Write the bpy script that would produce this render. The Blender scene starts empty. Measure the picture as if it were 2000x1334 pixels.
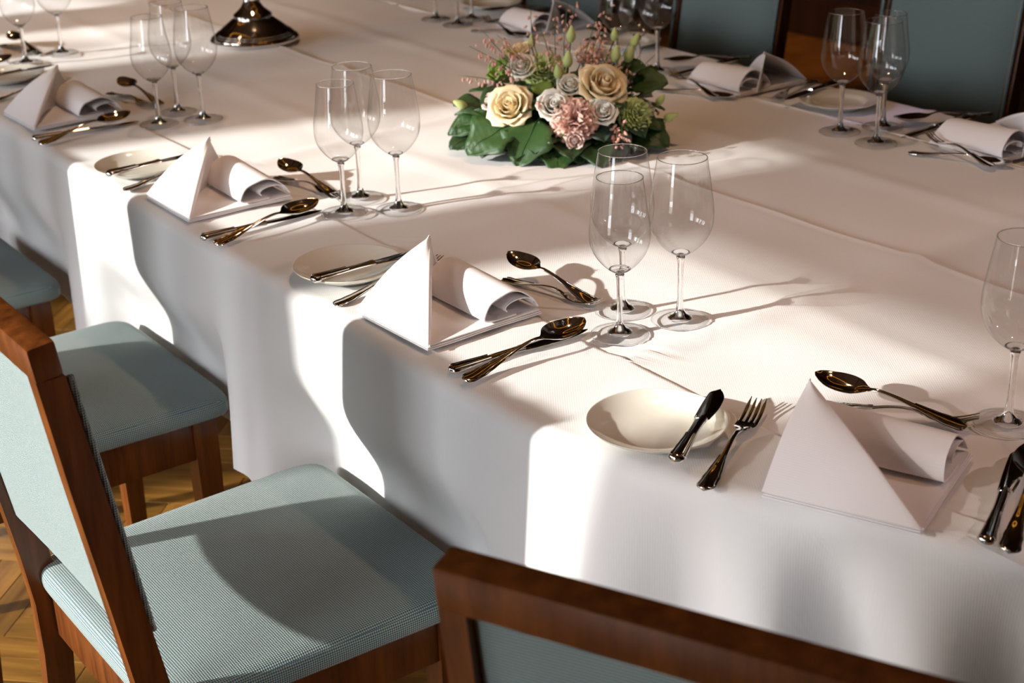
import bpy, bmesh, math, random
from math import sin, cos, pi, radians, sqrt, atan2, exp, hypot
from mathutils import Vector, Matrix

random.seed(7)
SC = bpy.context.scene
COL = SC.collection
TZ = 0.75                                    # table height
AX = radians(-54.4)                          # direction of the table's long axis (u)
DU = Vector((cos(AX), sin(AX), 0)); DV = Vector((-sin(AX), cos(AX), 0))


def W(u, v, z=0.0):
    p = DU * u + DV * v
    return Vector((p.x, p.y, z))


# ------------------------------------------------------------------ camera, sky, sun, exposure
camd = bpy.data.cameras.new('camera'); cam = bpy.data.objects.new('camera', camd); COL.objects.link(cam)
camd.sensor_width = 36.0; camd.lens = 2970.0 / 2000 * 36; camd.clip_start = 0.05; camd.clip_end = 100
fwd = Vector((0, 0.91774, -0.39718)); rgt = Vector((0.9995049, -0.0124966, -0.0288754)); upv = rgt.cross(fwd)
M = Matrix((rgt, upv, -fwd)).transposed().to_4x4(); M.translation = Vector((0, 0, 1.54))
cam.matrix_world = M
camd.dof.use_dof = True; camd.dof.focus_distance = 1.95; camd.dof.aperture_fstop = 7.0
SC.camera = cam

wd = bpy.data.worlds.new('sky'); SC.world = wd; wd.use_nodes = True
bg = wd.node_tree.nodes['Background']; bg.inputs[0].default_value = (0.88, 0.93, 1.0, 1); bg.inputs[1].default_value = 12.5

SUN_AZ, SUN_EL = radians(19.5), radians(19.7)
sd = bpy.data.lights.new('sun', 'SUN'); sd.energy = 7.2; sd.angle = radians(1.1); sd.color = (1.0, 0.97, 0.91)
sun = bpy.data.objects.new('sun', sd); COL.objects.link(sun)
sdir = Vector((cos(SUN_AZ) * cos(SUN_EL), sin(SUN_AZ) * cos(SUN_EL), -sin(SUN_EL)))
sun.rotation_euler = (-sdir).to_track_quat('Z', 'Y').to_euler(); sun.location = (-6, -2, 5)

vs = SC.view_settings
vs.view_transform = 'Standard'; vs.look = 'None'; vs.gamma = 1; vs.use_curve_mapping = False; vs.exposure = 0.22
SC.cycles.transparent_max_bounces = 32
SC.cycles.max_bounces = 10
SC.cycles.sample_clamp_indirect = 6.0

# ------------------------------------------------------------------ helpers


def srgb(r, g, b):
    f = lambda c: (c / 12.92 if c <= 0.04045 else ((c + 0.055) / 1.055) ** 2.4)
    return (f(r / 255), f(g / 255), f(b / 255), 1)


def obj(name, verts, faces, mat=None, parent=None, loc=(0, 0, 0), rz=0.0, smooth=True, mats=None, fm=None):
    me = bpy.data.meshes.new(name)
    me.from_pydata([tuple(v) for v in verts], [], faces)
    if mats:
        for m in mats: me.materials.append(m)
        if fm: me.polygons.foreach_set('material_index', fm)
    elif mat: me.materials.append(mat)
    if smooth: me.polygons.foreach_set('use_smooth', [True] * len(me.polygons))
    me.update()
    o = bpy.data.objects.new(name, me); COL.objects.link(o)
    o.location = loc; o.rotation_euler = (0, 0, rz)
    if parent: o.parent = parent
    return o


def tag(o, label=None, cat=None, group=None, kind=None):
    if label: o['label'] = label
    if cat: o['category'] = cat
    if group: o['group'] = group
    if kind: o['kind'] = kind
    return o


def empty(name, loc=(0, 0, 0), rz=0.0):
    o = bpy.data.objects.new(name, None); COL.objects.link(o); o.empty_display_size = 0.05
    o.location = loc; o.rotation_euler = (0, 0, rz)
    return o


def copy_tree(o, parent=None):
    c = o.copy(); COL.objects.link(c)
    if parent: c.parent = parent
    for ch in list(o.children): copy_tree(ch, c)
    return c


class MB:
    """collects shapes into one mesh"""

    def __init__(s): s.v = []; s.f = []

    def add(s, V, F):
        n = len(s.v); s.v += [Vector(p) for p in V]; s.f += [tuple(i + n for i in f) for f in F]

    def box(s, c, size, rot=None, bev=0.0):
        bm = bmesh.new(); bmesh.ops.create_cube(bm, size=1)
        for v in bm.verts: v.co = Vector((v.co.x * size[0], v.co.y * size[1], v.co.z * size[2]))
        if bev > 0: bmesh.ops.bevel(bm, geom=list(bm.edges), offset=bev, segments=2, affect='EDGES', profile=0.6)
        if rot is not None: bmesh.ops.transform(bm, matrix=rot.to_4x4(), verts=bm.verts)
        bm.verts.index_update()
        s.add([v.co + Vector(c) for v in bm.verts], [[v.index for v in f.verts] for f in bm.faces]); bm.free()
        return s

    def prism(s, quads):
        """loft through a list of rings of equal length, capped"""
        n = len(quads[0]); V = [p for q in quads for p in q]; F = []
        for k in range(len(quads) - 1):
            for i in range(n):
                j = (i + 1) % n; F.append((k * n + i, k * n + j, (k + 1) * n + j, (k + 1) * n + i))
        F.append(tuple(range(n))[::-1]); F.append(tuple(range((len(quads) - 1) * n, len(quads) * n)))
        s.add(V, F); return s

    def tube(s, pts, r, n=8, cap=True):
        pts = [Vector(p) for p in pts]; rings = []; up = Vector((0, 0, 1)); last = None
        for i, p in enumerate(pts):
            t = (pts[min(i + 1, len(pts) - 1)] - pts[max(i - 1, 0)]).normalized()
            a = last if last is not None else (up if abs(t.z) < 0.9 else Vector((1, 0, 0)))
            x = (a - t * a.dot(t)).normalized(); last = x; y = t.cross(x)
            rr = r[i] if isinstance(r, (list, tuple)) else r
            rings.append([p + (x * cos(2 * pi * k / n) + y * sin(2 * pi * k / n)) * rr for k in range(n)])
        return s.prism(rings)

    def lathe(s, prof, n=40, close=False):
        V = []; F = []; m = len(prof)
        for (r, z) in prof:
            for k in range(n): V.append((r * cos(2 * pi * k / n), r * sin(2 * pi * k / n), z))
        for i in range(m - 1 if not close else m):
            for k in range(n):
                a, b = i, (i + 1) % m; j = (k + 1) % n
                F.append((a * n + k, a * n + j, b * n + j, b * n + k))
        s.add(V, F); return s

    def grid(s, P):
        """P[i][j] points"""
        n, m = len(P), len(P[0]); V = [p for r in P for p in r]
        F = [(i * m + j, (i + 1) * m + j, (i + 1) * m + j + 1, i * m + j + 1) for i in range(n - 1) for j in range(m - 1)]
        s.add(V, F); return s

    def sheet(s, P, th):
        """a grid with thickness: top P, bottom offset along normals"""
        n, m = len(P), len(P[0]); P = [[Vector(p) for p in r] for r in P]; B = []
        for i in range(n):
            row = []
            for j in range(m):
                a = P[min(i + 1, n - 1)][j] - P[max(i - 1, 0)][j]; b = P[i][min(j + 1, m - 1)] - P[i][max(j - 1, 0)]
                nn = a.cross(b)
                nn = nn.normalized() if nn.length > 1e-12 else Vector((0, 0, 1))
                row.append(P[i][j] - nn * th)
            B.append(row)
        V = [p for r in P for p in r] + [p for r in B for p in r]; o = n * m; F = []
        for i in range(n - 1):
            for j in range(m - 1):
                q = (i * m + j, (i + 1) * m + j, (i + 1) * m + j + 1, i * m + j + 1)
                F.append(q); F.append(tuple(k + o for k in q[::-1]))
        for i in range(n - 1):
            F.append((i * m, i * m + o, (i + 1) * m + o, (i + 1) * m)); a = i * m + m - 1; F.append((a, a + m, a + m + o, a + o))
        for j in range(m - 1):
            F.append((j, j + 1, j + 1 + o, j + o)); a = (n - 1) * m + j; F.append((a, a + o, a + 1 + o, a + 1))
        s.add(V, F); return s

    def build(s, name, mat, parent=None, loc=(0, 0, 0), rz=0.0, smooth=True):
        return obj(name, s.v, s.f, mat, parent, loc, rz, smooth)


def auto(o, ang=35):
    for p in o.data.polygons: p.use_smooth = True
    try:
        o.data.set_sharp_from_angle(angle=radians(ang))
    except Exception: pass
    return o


# ------------------------------------------------------------------ materials


def nmat(name):
    m = bpy.data.materials.new(name); m.use_nodes = True
    nt = m.node_tree; b = nt.nodes['Principled BSDF']
    return m, nt, b, nt.nodes.new, nt.links.new


def setp(b, col=None, rough=None, metal=None, spec=None, **kw):
    if col: b.inputs['Base Color'].default_value = col
    if rough is not None: b.inputs['Roughness'].default_value = rough
    if metal is not None: b.inputs['Metallic'].default_value = metal
    if spec is not None: b.inputs['Specular IOR Level'].default_value = spec
    for k, v in kw.items(): b.inputs[k].default_value = v


def linen(name, col, wr=0.25, scale=900):
    m, nt, b, N, L = nmat(name)
    setp(b, col, 0.85, 0, 0.25); b.inputs['Sheen Weight'].default_value = 0.1; b.inputs['Sheen Roughness'].default_value = 0.5
    tc = N('ShaderNodeTexCoord'); a = N('ShaderNodeTexNoise'); a.inputs['Scale'].default_value = 9; a.inputs['Detail'].default_value = 5
    w = N('ShaderNodeTexWave'); w.inputs['Scale'].default_value = scale / 6.28; w.inputs['Distortion'].default_value = 0.2
    w2 = N('ShaderNodeTexWave'); w2.bands_direction = 'Y'; w2.inputs['Scale'].default_value = scale / 6.28
    L(tc.outputs['Object'], a.inputs['Vector']); L(tc.outputs['Object'], w.inputs['Vector']); L(tc.outputs['Object'], w2.inputs['Vector'])
    ad = N('ShaderNodeMath'); ad.operation = 'ADD'; L(w.outputs['Fac'], ad.inputs[0]); L(w2.outputs['Fac'], ad.inputs[1])
    b1 = N('ShaderNodeBump'); b1.inputs['Strength'].default_value = wr; b1.inputs['Distance'].default_value = 0.006
    b2 = N('ShaderNodeBump'); b2.inputs['Strength'].default_value = 0.12; b2.inputs['Distance'].default_value = 0.0004
    L(a.outputs['Fac'], b1.inputs['Height']); L(ad.outputs[0], b2.inputs['Height']); L(b1.outputs['Normal'], b2.inputs['Normal'])
    L(b2.outputs['Normal'], b.inputs['Normal'])
    return m


def wood(name, c1, c2, rough=0.38, scale=(3, 3, 40), rnd=False, wear=0.0):
    m, nt, b, N, L = nmat(name); setp(b, None, rough, 0, 0.5)
    tc = N('ShaderNodeTexCoord'); mp = N('ShaderNodeMapping'); mp.inputs['Scale'].default_value = scale
    no = N('ShaderNodeTexNoise'); no.inputs['Scale'].default_value = 1.0; no.inputs['Detail'].default_value = 8; no.inputs['Roughness'].default_value = 0.65
    L(tc.outputs['Object'], mp.inputs['Vector'])
    src = mp.outputs['Vector']
    if rnd:
        oi = N('ShaderNodeObjectInfo'); va = N('ShaderNodeVectorMath'); va.operation = 'ADD'
        mu = N('ShaderNodeMath'); mu.operation = 'MULTIPLY'; mu.inputs[1].default_value = 37.0; L(oi.outputs['Random'], mu.inputs[0])
        L(src, va.inputs[0]); L(mu.outputs[0], va.inputs[1]); src = va.outputs[0]
    L(src, no.inputs['Vector'])
    r = N('ShaderNodeValToRGB'); r.color_ramp.elements[0].position = 0.3; r.color_ramp.elements[1].position = 0.7
    r.color_ramp.elements[0].color = c1; r.color_ramp.elements[1].color = c2
    L(no.outputs['Fac'], r.inputs['Fac']); out = r.outputs['Color']
    if rnd:
        hs = N('ShaderNodeHueSaturation'); mr = N('ShaderNodeMapRange'); mr.inputs['To Min'].default_value = 0.40; mr.inputs['To Max'].default_value = 1.05
        L(oi.outputs['Random'], mr.inputs['Value']); L(mr.outputs['Result'], hs.inputs['Value']); L(out, hs.inputs['Color']); out = hs.outputs['Color']
    L(out, b.inputs['Base Color'])
    bp = N('ShaderNodeBump'); bp.inputs['Strength'].default_value = 0.15; bp.inputs['Distance'].default_value = 0.001
    L(no.outputs['Fac'], bp.inputs['Height']); L(bp.outputs['Normal'], b.inputs['Normal'])
    return m


def weave(name):
    m, nt, b, N, L = nmat(name); setp(b, None, 0.9, 0, 0.15); b.inputs['Sheen Weight'].default_value = 0.15
    tc = N('ShaderNodeTexCoord'); sx = N('ShaderNodeSeparateXYZ'); L(tc.outputs['Object'], sx.inputs[0])

    def ma(op, a, c):
        n = N('ShaderNodeMath'); n.operation = op
        for i, q in enumerate((a, c)):
            if q is None: continue
            if isinstance(q, (int, float)): n.inputs[i].default_value = q
            else: L(q, n.inputs[i])
        return n.outputs[0]
    k = 2 * pi / 0.0060
    def pat(p, q):
        return ma('MULTIPLY', ma('SINE', ma('MULTIPLY', ma('ADD', p, q), k), None), ma('SINE', ma('MULTIPLY', ma('SUBTRACT', p, q), k), None))
    X, Y, Z = sx.outputs['X'], sx.outputs['Y'], sx.outputs['Z']
    sn = N('ShaderNodeSeparateXYZ'); L(tc.outputs['Normal'], sn.inputs[0])
    ax = ma('GREATER_THAN', ma('ABSOLUTE', sn.outputs['X'], None), 0.75); ay = ma('GREATER_THAN', ma('ABSOLUTE', sn.outputs['Y'], None), 0.70)
    m1 = N('ShaderNodeMix'); L(ax, m1.inputs[0]); L(pat(X, Y), m1.inputs[2]); L(pat(Y, Z), m1.inputs[3])
    m2 = N('ShaderNodeMix'); L(ay, m2.inputs[0]); L(m1.outputs[0], m2.inputs[2]); L(pat(X, Z), m2.inputs[3])
    pr = m2.outputs[0]
    mr = N('ShaderNodeMapRange'); mr.inputs['From Min'].default_value = -0.35; mr.inputs['From Max'].default_value = 0.45; L(pr, mr.inputs['Value'])
    mx = N('ShaderNodeMix'); mx.data_type = 'RGBA'; L(mr.outputs['Result'], mx.inputs[0])
    mx.inputs[6].default_value = (0.03, 0.10, 0.14, 1); mx.inputs[7].default_value = (0.40, 0.42, 0.36, 1)
    L(mx.outputs[2], b.inputs['Base Color'])
    bp = N('ShaderNodeBump'); bp.inputs['Strength'].default_value = 0.5; bp.inputs['Distance'].default_value = 0.0008
    L(pr, bp.inputs['Height']); L(bp.outputs['Normal'], b.inputs['Normal'])
    return m


def plain(name, col, rough=0.5, metal=0, spec=0.5, noise=0.0, nscale=30, **kw):
    m, nt, b, N, L = nmat(name); setp(b, col, rough, metal, spec, **kw)
    if noise > 0:
        tc = N('ShaderNodeTexCoord'); no = N('ShaderNodeTexNoise'); no.inputs['Scale'].default_value = nscale; no.inputs['Detail'].default_value = 4
        L(tc.outputs['Object'], no.inputs['Vector'])
        hs = N('ShaderNodeHueSaturation'); hs.inputs['Color'].default_value = col
        mr = N('ShaderNodeMapRange'); mr.inputs['To Min'].default_value = 1 - noise; mr.inputs['To Max'].default_value = 1 + noise
        L(no.outputs['Fac'], mr.inputs['Value']); L(mr.outputs['Result'], hs.inputs['Value']); L(hs.outputs['Color'], b.inputs['Base Color'])
    return m


def thin_glass(name):
    m = bpy.data.materials.new(name); m.use_nodes = True; nt = m.node_tree; N, L = nt.nodes.new, nt.links.new
    nt.nodes.remove(nt.nodes['Principled BSDF']); out = nt.nodes['Material Output']
    tr = N('ShaderNodeBsdfTransparent'); gl = N('ShaderNodeBsdfGlossy'); gl.inputs['Roughness'].default_value = 0.0
    lw = N('ShaderNodeLayerWeight'); lw.inputs['Blend'].default_value = 0.5
    p = N('ShaderNodeMath'); p.operation = 'POWER'; p.inputs[1].default_value = 5.0; L(lw.outputs['Facing'], p.inputs[0])
    r = N('ShaderNodeMapRange'); r.inputs['To Min'].default_value = 0.075; r.inputs['To Max'].default_value = 0.85; L(p.outputs[0], r.inputs['Value'])
    r2 = N('ShaderNodeMapRange'); r2.inputs['To Min'].default_value = 0.97; r2.inputs['To Max'].default_value = 0.45
    p2 = N('ShaderNodeMath'); p2.operation = 'POWER'; p2.inputs[1].default_value = 7.0; L(lw.outputs['Facing'], p2.inputs[0]); L(p2.outputs[0], r2.inputs['Value'])
    cc = N('ShaderNodeCombineColor'); [L(r2.outputs['Result'], cc.inputs[i]) for i in range(3)]
    L(cc.outputs[0], tr.inputs['Color'])
    mx = N('ShaderNodeMixShader'); L(r.outputs['Result'], mx.inputs[0]); L(tr.outputs[0], mx.inputs[1]); L(gl.outputs[0], mx.inputs[2])
    L(mx.outputs[0], out.inputs['Surface'])
    return m


def solid_glass(name):
    m, nt, b, N, L = nmat(name); setp(b, (1, 1, 1, 1), 0.0, 0, 0.5); b.inputs['Transmission Weight'].default_value = 1.0; b.inputs['IOR'].default_value = 1.5
    return m


def emit(name, col, st):
    m = bpy.data.materials.new(name); m.use_nodes = True; nt = m.node_tree
    b = nt.nodes['Principled BSDF']; b.inputs['Emission Color'].default_value = col; b.inputs['Emission Strength'].default_value = st
    b.inputs['Base Color'].default_value = col
    return m


def leafmat(name, c1, c2, rough=0.4):
    m, nt, b, N, L = nmat(name); setp(b, None, rough, 0, 0.5)
    tc = N('ShaderNodeTexCoord'); w = N('ShaderNodeTexWave'); w.wave_type = 'BANDS'; w.bands_direction = 'DIAGONAL'
    w.inputs['Scale'].default_value = 55; w.inputs['Distortion'].default_value = 3; w.inputs['Detail'].default_value = 2
    no = N('ShaderNodeTexNoise'); no.inputs['Scale'].default_value = 45; L(tc.outputs['Object'], no.inputs['Vector']); L(tc.outputs['Object'], w.inputs['Vector'])
    oi = N('ShaderNodeObjectInfo')
    ad = N('ShaderNodeMath'); ad.operation = 'MULTIPLY_ADD'; L(no.outputs['Fac'], ad.inputs[0]); ad.inputs[1].default_value = 0.6
    L(oi.outputs['Random'], ad.inputs[2])
    mr = N('ShaderNodeMapRange'); mr.inputs['From Min'].default_value = 0.2; mr.inputs['From Max'].default_value = 1.3; L(ad.outputs[0], mr.inputs['Value'])
    mx = N('ShaderNodeMix'); mx.data_type = 'RGBA'; L(mr.outputs['Result'], mx.inputs[0]); mx.inputs[6].default_value = c1; mx.inputs[7].default_value = c2
    L(mx.outputs[2], b.inputs['Base Color'])
    bp = N('ShaderNodeBump'); bp.inputs['Strength'].default_value = 0.25; bp.inputs['Distance'].default_value = 0.001; L(w.outputs['Fac'], bp.inputs['Height'])
    L(bp.outputs['Normal'], b.inputs['Normal'])
    return m


def petalmat(name, c1, c2):
    m, nt, b, N, L = nmat(name); setp(b, None, 0.6, 0, 0.25); b.inputs['Subsurface Weight'].default_value = 0.0
    b.inputs['Subsurface Radius'].default_value = (0.01, 0.006, 0.004); b.inputs['Subsurface Scale'].default_value = 0.3
    tc = N('ShaderNodeTexCoord'); no = N('ShaderNodeTexNoise'); no.inputs['Scale'].default_value = 40; no.inputs['Detail'].default_value = 3
    L(tc.outputs['Object'], no.inputs['Vector'])
    mx = N('ShaderNodeMix'); mx.data_type = 'RGBA'; L(no.outputs['Fac'], mx.inputs[0]); mx.inputs[6].default_value = c1; mx.inputs[7].default_value = c2
    L(mx.outputs[2], b.inputs['Base Color'])
    return m


M_CLOTH = linen('white_tablecloth', (0.79, 0.775, 0.765, 1), 0.10, 700)
M_NAP = linen('white_napkin', (0.84, 0.80, 0.80, 1), 0.05, 900)
M_WOOD = wood('mahogany_chair_wood', (0.052, 0.0135, 0.003, 1), (0.165, 0.046, 0.0085, 1), 0.28, (60, 60, 6))
M_FAB = weave('blue_white_weave')
M_SILVER = plain('polished_silver', (0.86, 0.83, 0.79, 1), 0.07, 1.0)
M_PORC = plain('cream_porcelain', (0.76, 0.73, 0.64, 1), 0.08, 0, 0.6)
M_GLASS = thin_glass('thin_crystal'); M_SOLID = solid_glass('solid_crystal')
M_PLANK = wood('oak_parquet', (0.16, 0.062, 0.009, 1), (0.42, 0.20, 0.038, 1), 0.30, (4, 45, 45), True)
M_SUB = plain('dark_floor_joint', (0.05, 0.022, 0.008, 1), 0.5, 0, 0.4, 0.3, 6)
M_FLOORFAR = wood('oak_floor_beyond', (0.13, 0.055, 0.012, 1), (0.32, 0.16, 0.045, 1), 0.28, (6, 6, 6))
M_PANEL = wood('dark_wall_panelling', (0.030, 0.011, 0.005, 1), (0.075, 0.028, 0.010, 1), 0.35, (6, 6, 1.2))
M_CEIL = wood('brown_wood_ceiling', (0.05, 0.024, 0.011, 1), (0.09, 0.045, 0.022, 1), 0.6, (2, 2, 2))
M_WALL = plain('warm_plaster', (0.42, 0.33, 0.25, 1), 0.9, 0, 0.2, 0.1, 3)
M_FRAME = plain('painted_window_frame', (0.55, 0.5, 0.45, 1), 0.5)
M_LAMP = emit('warm_lamp_ring', (1.0, 0.40, 0.045, 1), 1.9)
M_LAMPMETAL = plain('lamp_bronze', (0.1, 0.06, 0.03, 1), 0.35, 0.9)

# ------------------------------------------------------------------ room shell
U0, U1, V0, V1, HZ = -8.2, 3.6, -2.6, 5.3, 2.95


def uvbox(mb, u0, u1, v0, v1, z0, z1):
    P = [W(u, v, z) for z in (z0, z1) for (u, v) in ((u0, v0), (u1, v0), (u1, v1), (u0, v1))]
    mb.add(P, [(3, 2, 1, 0), (4, 5, 6, 7), (0, 1, 5, 4), (1, 2, 6, 5), (2, 3, 7, 6), (3, 0, 4, 7)])
    return mb


fl = MB(); uvbox(fl, U0, U1, V0, V1, -0.08, -0.012)
floor = tag(fl.build('floor', M_FLOORFAR, smooth=False), kind='structure')
# herringbone parquet pieces where the photograph shows the floor
pw, pl = 0.062, 0.31


def plank_mesh():
    mb = MB(); mb.box((0, 0, 0), (pl - 0.0012, pw - 0.0012, 0.012), bev=0.0012)
    me = bpy.data.meshes.new('plank'); me.from_pydata([tuple(v) for v in mb.v], [], mb.f); me.materials.append(M_PLANK); me.update(); return me


pm = plank_mesh(); npk = 0
for a in range(-60, 60):
    for q in range(-12, 12):
        for hv in (0, 1):
            x = a * pw + q * (pl * 2) * 0 + (0 if hv == 0 else 0); y = a * pw
            x0 = a * pw + q * 2 * pl
            if hv == 0: cx, cy, ang = x0 + pl / 2, y + pw / 2, 0.0
            else: cx, cy, ang = x0 + pl + pw / 2, y - pl / 2 + pw, pi / 2
            # pattern frame turned 45 degrees against the table
            ca, sa = cos(pi / 4), sin(pi / 4)
            u, v = -2.85 + cx * ca - cy * sa, 0.85 + cx * sa + cy * ca
            if not (-4.05 < u < -1.55 and 0.35 < v < 1.55): continue
            if npk >= 300: continue
            o = bpy.data.objects.new('plank', pm); COL.objects.link(o); o.parent = floor
            o.location = W(u, v, -0.006 + random.uniform(-0.0006, 0.0004)); o.rotation_euler = (0, 0, AX + pi / 4 + ang); npk += 1

ce = MB(); uvbox(ce, U0, U1, V0, V1, HZ, HZ + 0.1); tag(ce.build('ceiling', M_CEIL, smooth=False), kind='structure')
# beams on the ceiling
cb = MB()
for k in range(7): uvbox(cb, -7.4 + k * 1.7, -7.2 + k * 1.7, V0, V1, HZ - 0.16, HZ - 0.001)
tag(cb.build('trim_1', M_PANEL, smooth=False), kind='structure')
# window wall
SILL = 0.82
WINS = [(-6.15, -5.30, 2.40), (-5.10, -4.52, 2.40), (-3.86, -3.12, 2.50), (-2.90, -1.80, 2.34), (-1.20, -0.30, 2.42)]
ww = MB(); uvbox(ww, U0, WINS[4][0], V0 - 0.16, V0, -0.08, SILL); uvbox(ww, WINS[4][1], U1, V0 - 0.16, V0, -0.08, SILL); uvbox(ww, WINS[4][0], WINS[4][1], V0 - 0.16, V0, -0.08, 0.28); uvbox(ww, U0, U1, V0 - 0.16, V0, 2.50, HZ + 0.1)
edges = [U0] + [e for w_ in WINS for e in w_[:2]] + [U1]
for k in range(0, len(edges), 2): uvbox(ww, edges[k], edges[k + 1], V0 - 0.16, V0, SILL, 2.50)
for (a, b_, hd) in WINS:
    if hd < 2.50: uvbox(ww, a, b_, V0 - 0.16, V0, hd, 2.50)
tag(ww.build('wall_left', M_WALL, smooth=False), kind='structure')
for k, (a, b_, HEAD) in enumerate(WINS):
    f = MB(); t = 0.035; SI = 0.28 if k == 4 else SILL
    if k == 4:
        for q in (1, 2): uvbox(f, a + (b_ - a) * q / 3 - 0.025, a + (b_ - a) * q / 3 + 0.025, V0 - 0.12, V0 - 0.06, SI + t, HEAD - t)
    for (x0, x1, z0, z1) in ((a, a + t, SI, HEAD), (b_ - t, b_, SI, HEAD), (a + t, b_ - t, SI, SI + t), (a + t, b_ - t, HEAD - t, HEAD)):
        uvbox(f, x0, x1, V0 - 0.12, V0 - 0.06, z0, z1)
    wo = tag(f.build('window_%d' % (k + 1), M_FRAME, smooth=False), kind='structure')
    ld = bpy.data.lights.new('portal', 'AREA'); ld.shape = 'RECTANGLE'; ld.size = b_ - a; ld.size_y = HEAD - SI; ld.cycles.is_portal = True
    lo = bpy.data.objects.new('portal', ld); COL.objects.link(lo); lo.location = W((a + b_) / 2, V0 - 0.17, (SI + HEAD) / 2)
    lo.rotation_euler = (-DV).to_track_quat('Z', 'Y').to_euler()
# unseen sheer curtain, added to dim and tint sun at the window's right part
msh = bpy.data.materials.new('added_sheer_curtain'); msh.use_nodes = True; nt_ = msh.node_tree; nt_.nodes.remove(nt_.nodes['Principled BSDF'])
t1 = nt_.nodes.new('ShaderNodeBsdfTransparent'); t1.inputs[0].default_value = (1.0, 0.90, 0.86, 1); t2 = nt_.nodes.new('ShaderNodeBsdfTranslucent'); t2.inputs[0].default_value = (0.75, 0.62, 0.56, 1)
mxs = nt_.nodes.new('ShaderNodeMixShader'); mxs.inputs[0].default_value = 0.88; nt_.links.new(t1.outputs[0], mxs.inputs[1]); nt_.links.new(t2.outputs[0], mxs.inputs[2]); nt_.links.new(mxs.outputs[0], nt_.nodes['Material Output'].inputs['Surface'])
cg = []
for i in range(91):
    u = -2.18 + 0.44 * i / 90; cg.append([W(u, V0 + 0.09 + 0.025 * sin(i * 0.62) * (0.6 + 0.4 * q / 8), 0.03 + (2.62 - 0.03) * q / 8) for q in range(9)])
cu_ = MB(); cu_.grid(cg); tag(cu_.build('added_sheer_curtain', msh), 'unseen sheer pinkish curtain added to filter sun at one side of the window', 'curtain')
cr_ = MB(); cr_.tube([W(-4.2, V0 + 0.09, 2.65), W(-1.3, V0 + 0.09, 2.65)], 0.012, 10); cr_.tube([W(-4.1, V0 + 0.09, 2.65), W(-4.1, V0 + 0.001, 2.65)], 0.008, 8); cr_.tube([W(-1.4, V0 + 0.09, 2.65), W(-1.4, V0 + 0.001, 2.65)], 0.008, 8)
tag(cr_.build('curtain_rod', M_LAMPMETAL), 'bronze curtain rod above the sunny window', 'curtain rod')
# the garden outside: ground and an unseen, light-blocking hedge
gd = MB(); uvbox(gd, -40, 30, -40, V0 - 0.17, -0.5, -0.4); tag(gd.build('ground', plain('pale_paving', (0.34, 0.31, 0.26, 1), 0.95, 0, 0.1, 0.3, 4), smooth=False), kind='structure')
tr_ = random.Random(3); tm = MB(); ctr = W(-5.75, -7.2)
tm.tube([(ctr.x, ctr.y, -0.4), (ctr.x + 0.05, ctr.y, 1.2), (ctr.x, ctr.y + 0.1, 2.6), (ctr.x + 0.1, ctr.y, 4.2)], [0.09, 0.075, 0.06, 0.03], 8)
tl = MB()
for k in range(16):
    a = k * 2.4; z0 = 1.9 + 0.14 * k; L_ = tr_.uniform(1.0, 1.9); tip = Vector((ctr.x + cos(a) * L_, ctr.y + sin(a) * L_ * 0.7, z0 + tr_.uniform(0.2, 0.9))); st_ = Vector((ctr.x, ctr.y, z0))
    tm.tube([st_, st_.lerp(tip, 0.5) + Vector((0, 0, 0.12)), tip], [0.03, 0.02, 0.006], 6)
    for q in range(22):
        p = st_.lerp(tip, tr_.uniform(0.25, 1.05)) + Vector([tr_.gauss(0, 0.16) for _ in range(3)])
        x = Vector([tr_.gauss(0, 1) for _ in range(3)]).normalized(); y = x.orthogonal().normalized(); l = tr_.uniform(0.05, 0.09); n_ = x.cross(y) * 0.006
        tl.add([p - x * l, p - y * l * 0.45 + n_, p + x * l, p + y * l * 0.45 + n_], [(0, 1, 2), (0, 2, 3)])
tr_o = tm.build('garden_tree', plain('bark', (0.06, 0.045, 0.03, 1), 0.9)); tag(tr_o, 'small garden tree outside the sunny windows', 'tree')
tag(tl.build('foliage', plain('tree_leaves', (0.05, 0.09, 0.02, 1), 0.7), tr_o), kind='stuff')
hg = MB(); rows = []
for i in range(141):
    u = -35 + 34.4 * i / 140; row = []
    for (v, z) in ((-9.0, -0.4), (-8.95, 0.9), (-9.0, 1.9), (-9.25, 2.2), (-9.9, 2.25), (-10.2, 1.8), (-10.3, -0.4)):
        row.append(W(u, v + 0.09 * sin(u * 3.1 + z * 2), z + (0.06 * sin(u * 5.3 + v) if z > 1 else 0)))
    rows.append(row)
hg.grid(rows); tag(hg.build('added_hedge', plain('added_hedge_leaves', (0.02, 0.04, 0.012, 1), 0.9, 0, 0.2, 0.5, 9)), kind='stuff')  # unseen, added to keep low sky light off the far chairs
# other walls: dark wood panelling with stiles and rails
def panel_wall(name, origin, along, length, inward):
    mb = MB(); th = 0.1
    def bx(s0, s1, z0, z1, d0, d1):
        P = [origin + along * s + inward * d_ + Vector((0, 0, z)) for z in (z0, z1) for (s, d_) in ((s0, d0), (s1, d0), (s1, d1), (s0, d1))]
        mb.add(P, [(3, 2, 1, 0), (4, 5, 6, 7), (0, 1, 5, 4), (1, 2, 6, 5), (2, 3, 7, 6), (3, 0, 4, 7)])
    bx(0, length, -0.08, HZ + 0.1, -th, 0)
    o = mb.build(name, M_PANEL, smooth=False); tag(o, kind='structure')
    n = int(length / 0.62); w_ = length / n
    for k in range(n):
        p = MB(); mb2 = mb; mb = p
        bx(k * w_ + 0.06, (k + 1) * w_ - 0.06, 0.22, 0.95, 0.0, 0.018); bx(k * w_ + 0.06, (k + 1) * w_ - 0.06, 1.08, 2.6, 0.0, 0.018)
        mb = mb2; p.build('panel', M_PANEL, o, smooth=False)
    return o


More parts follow.
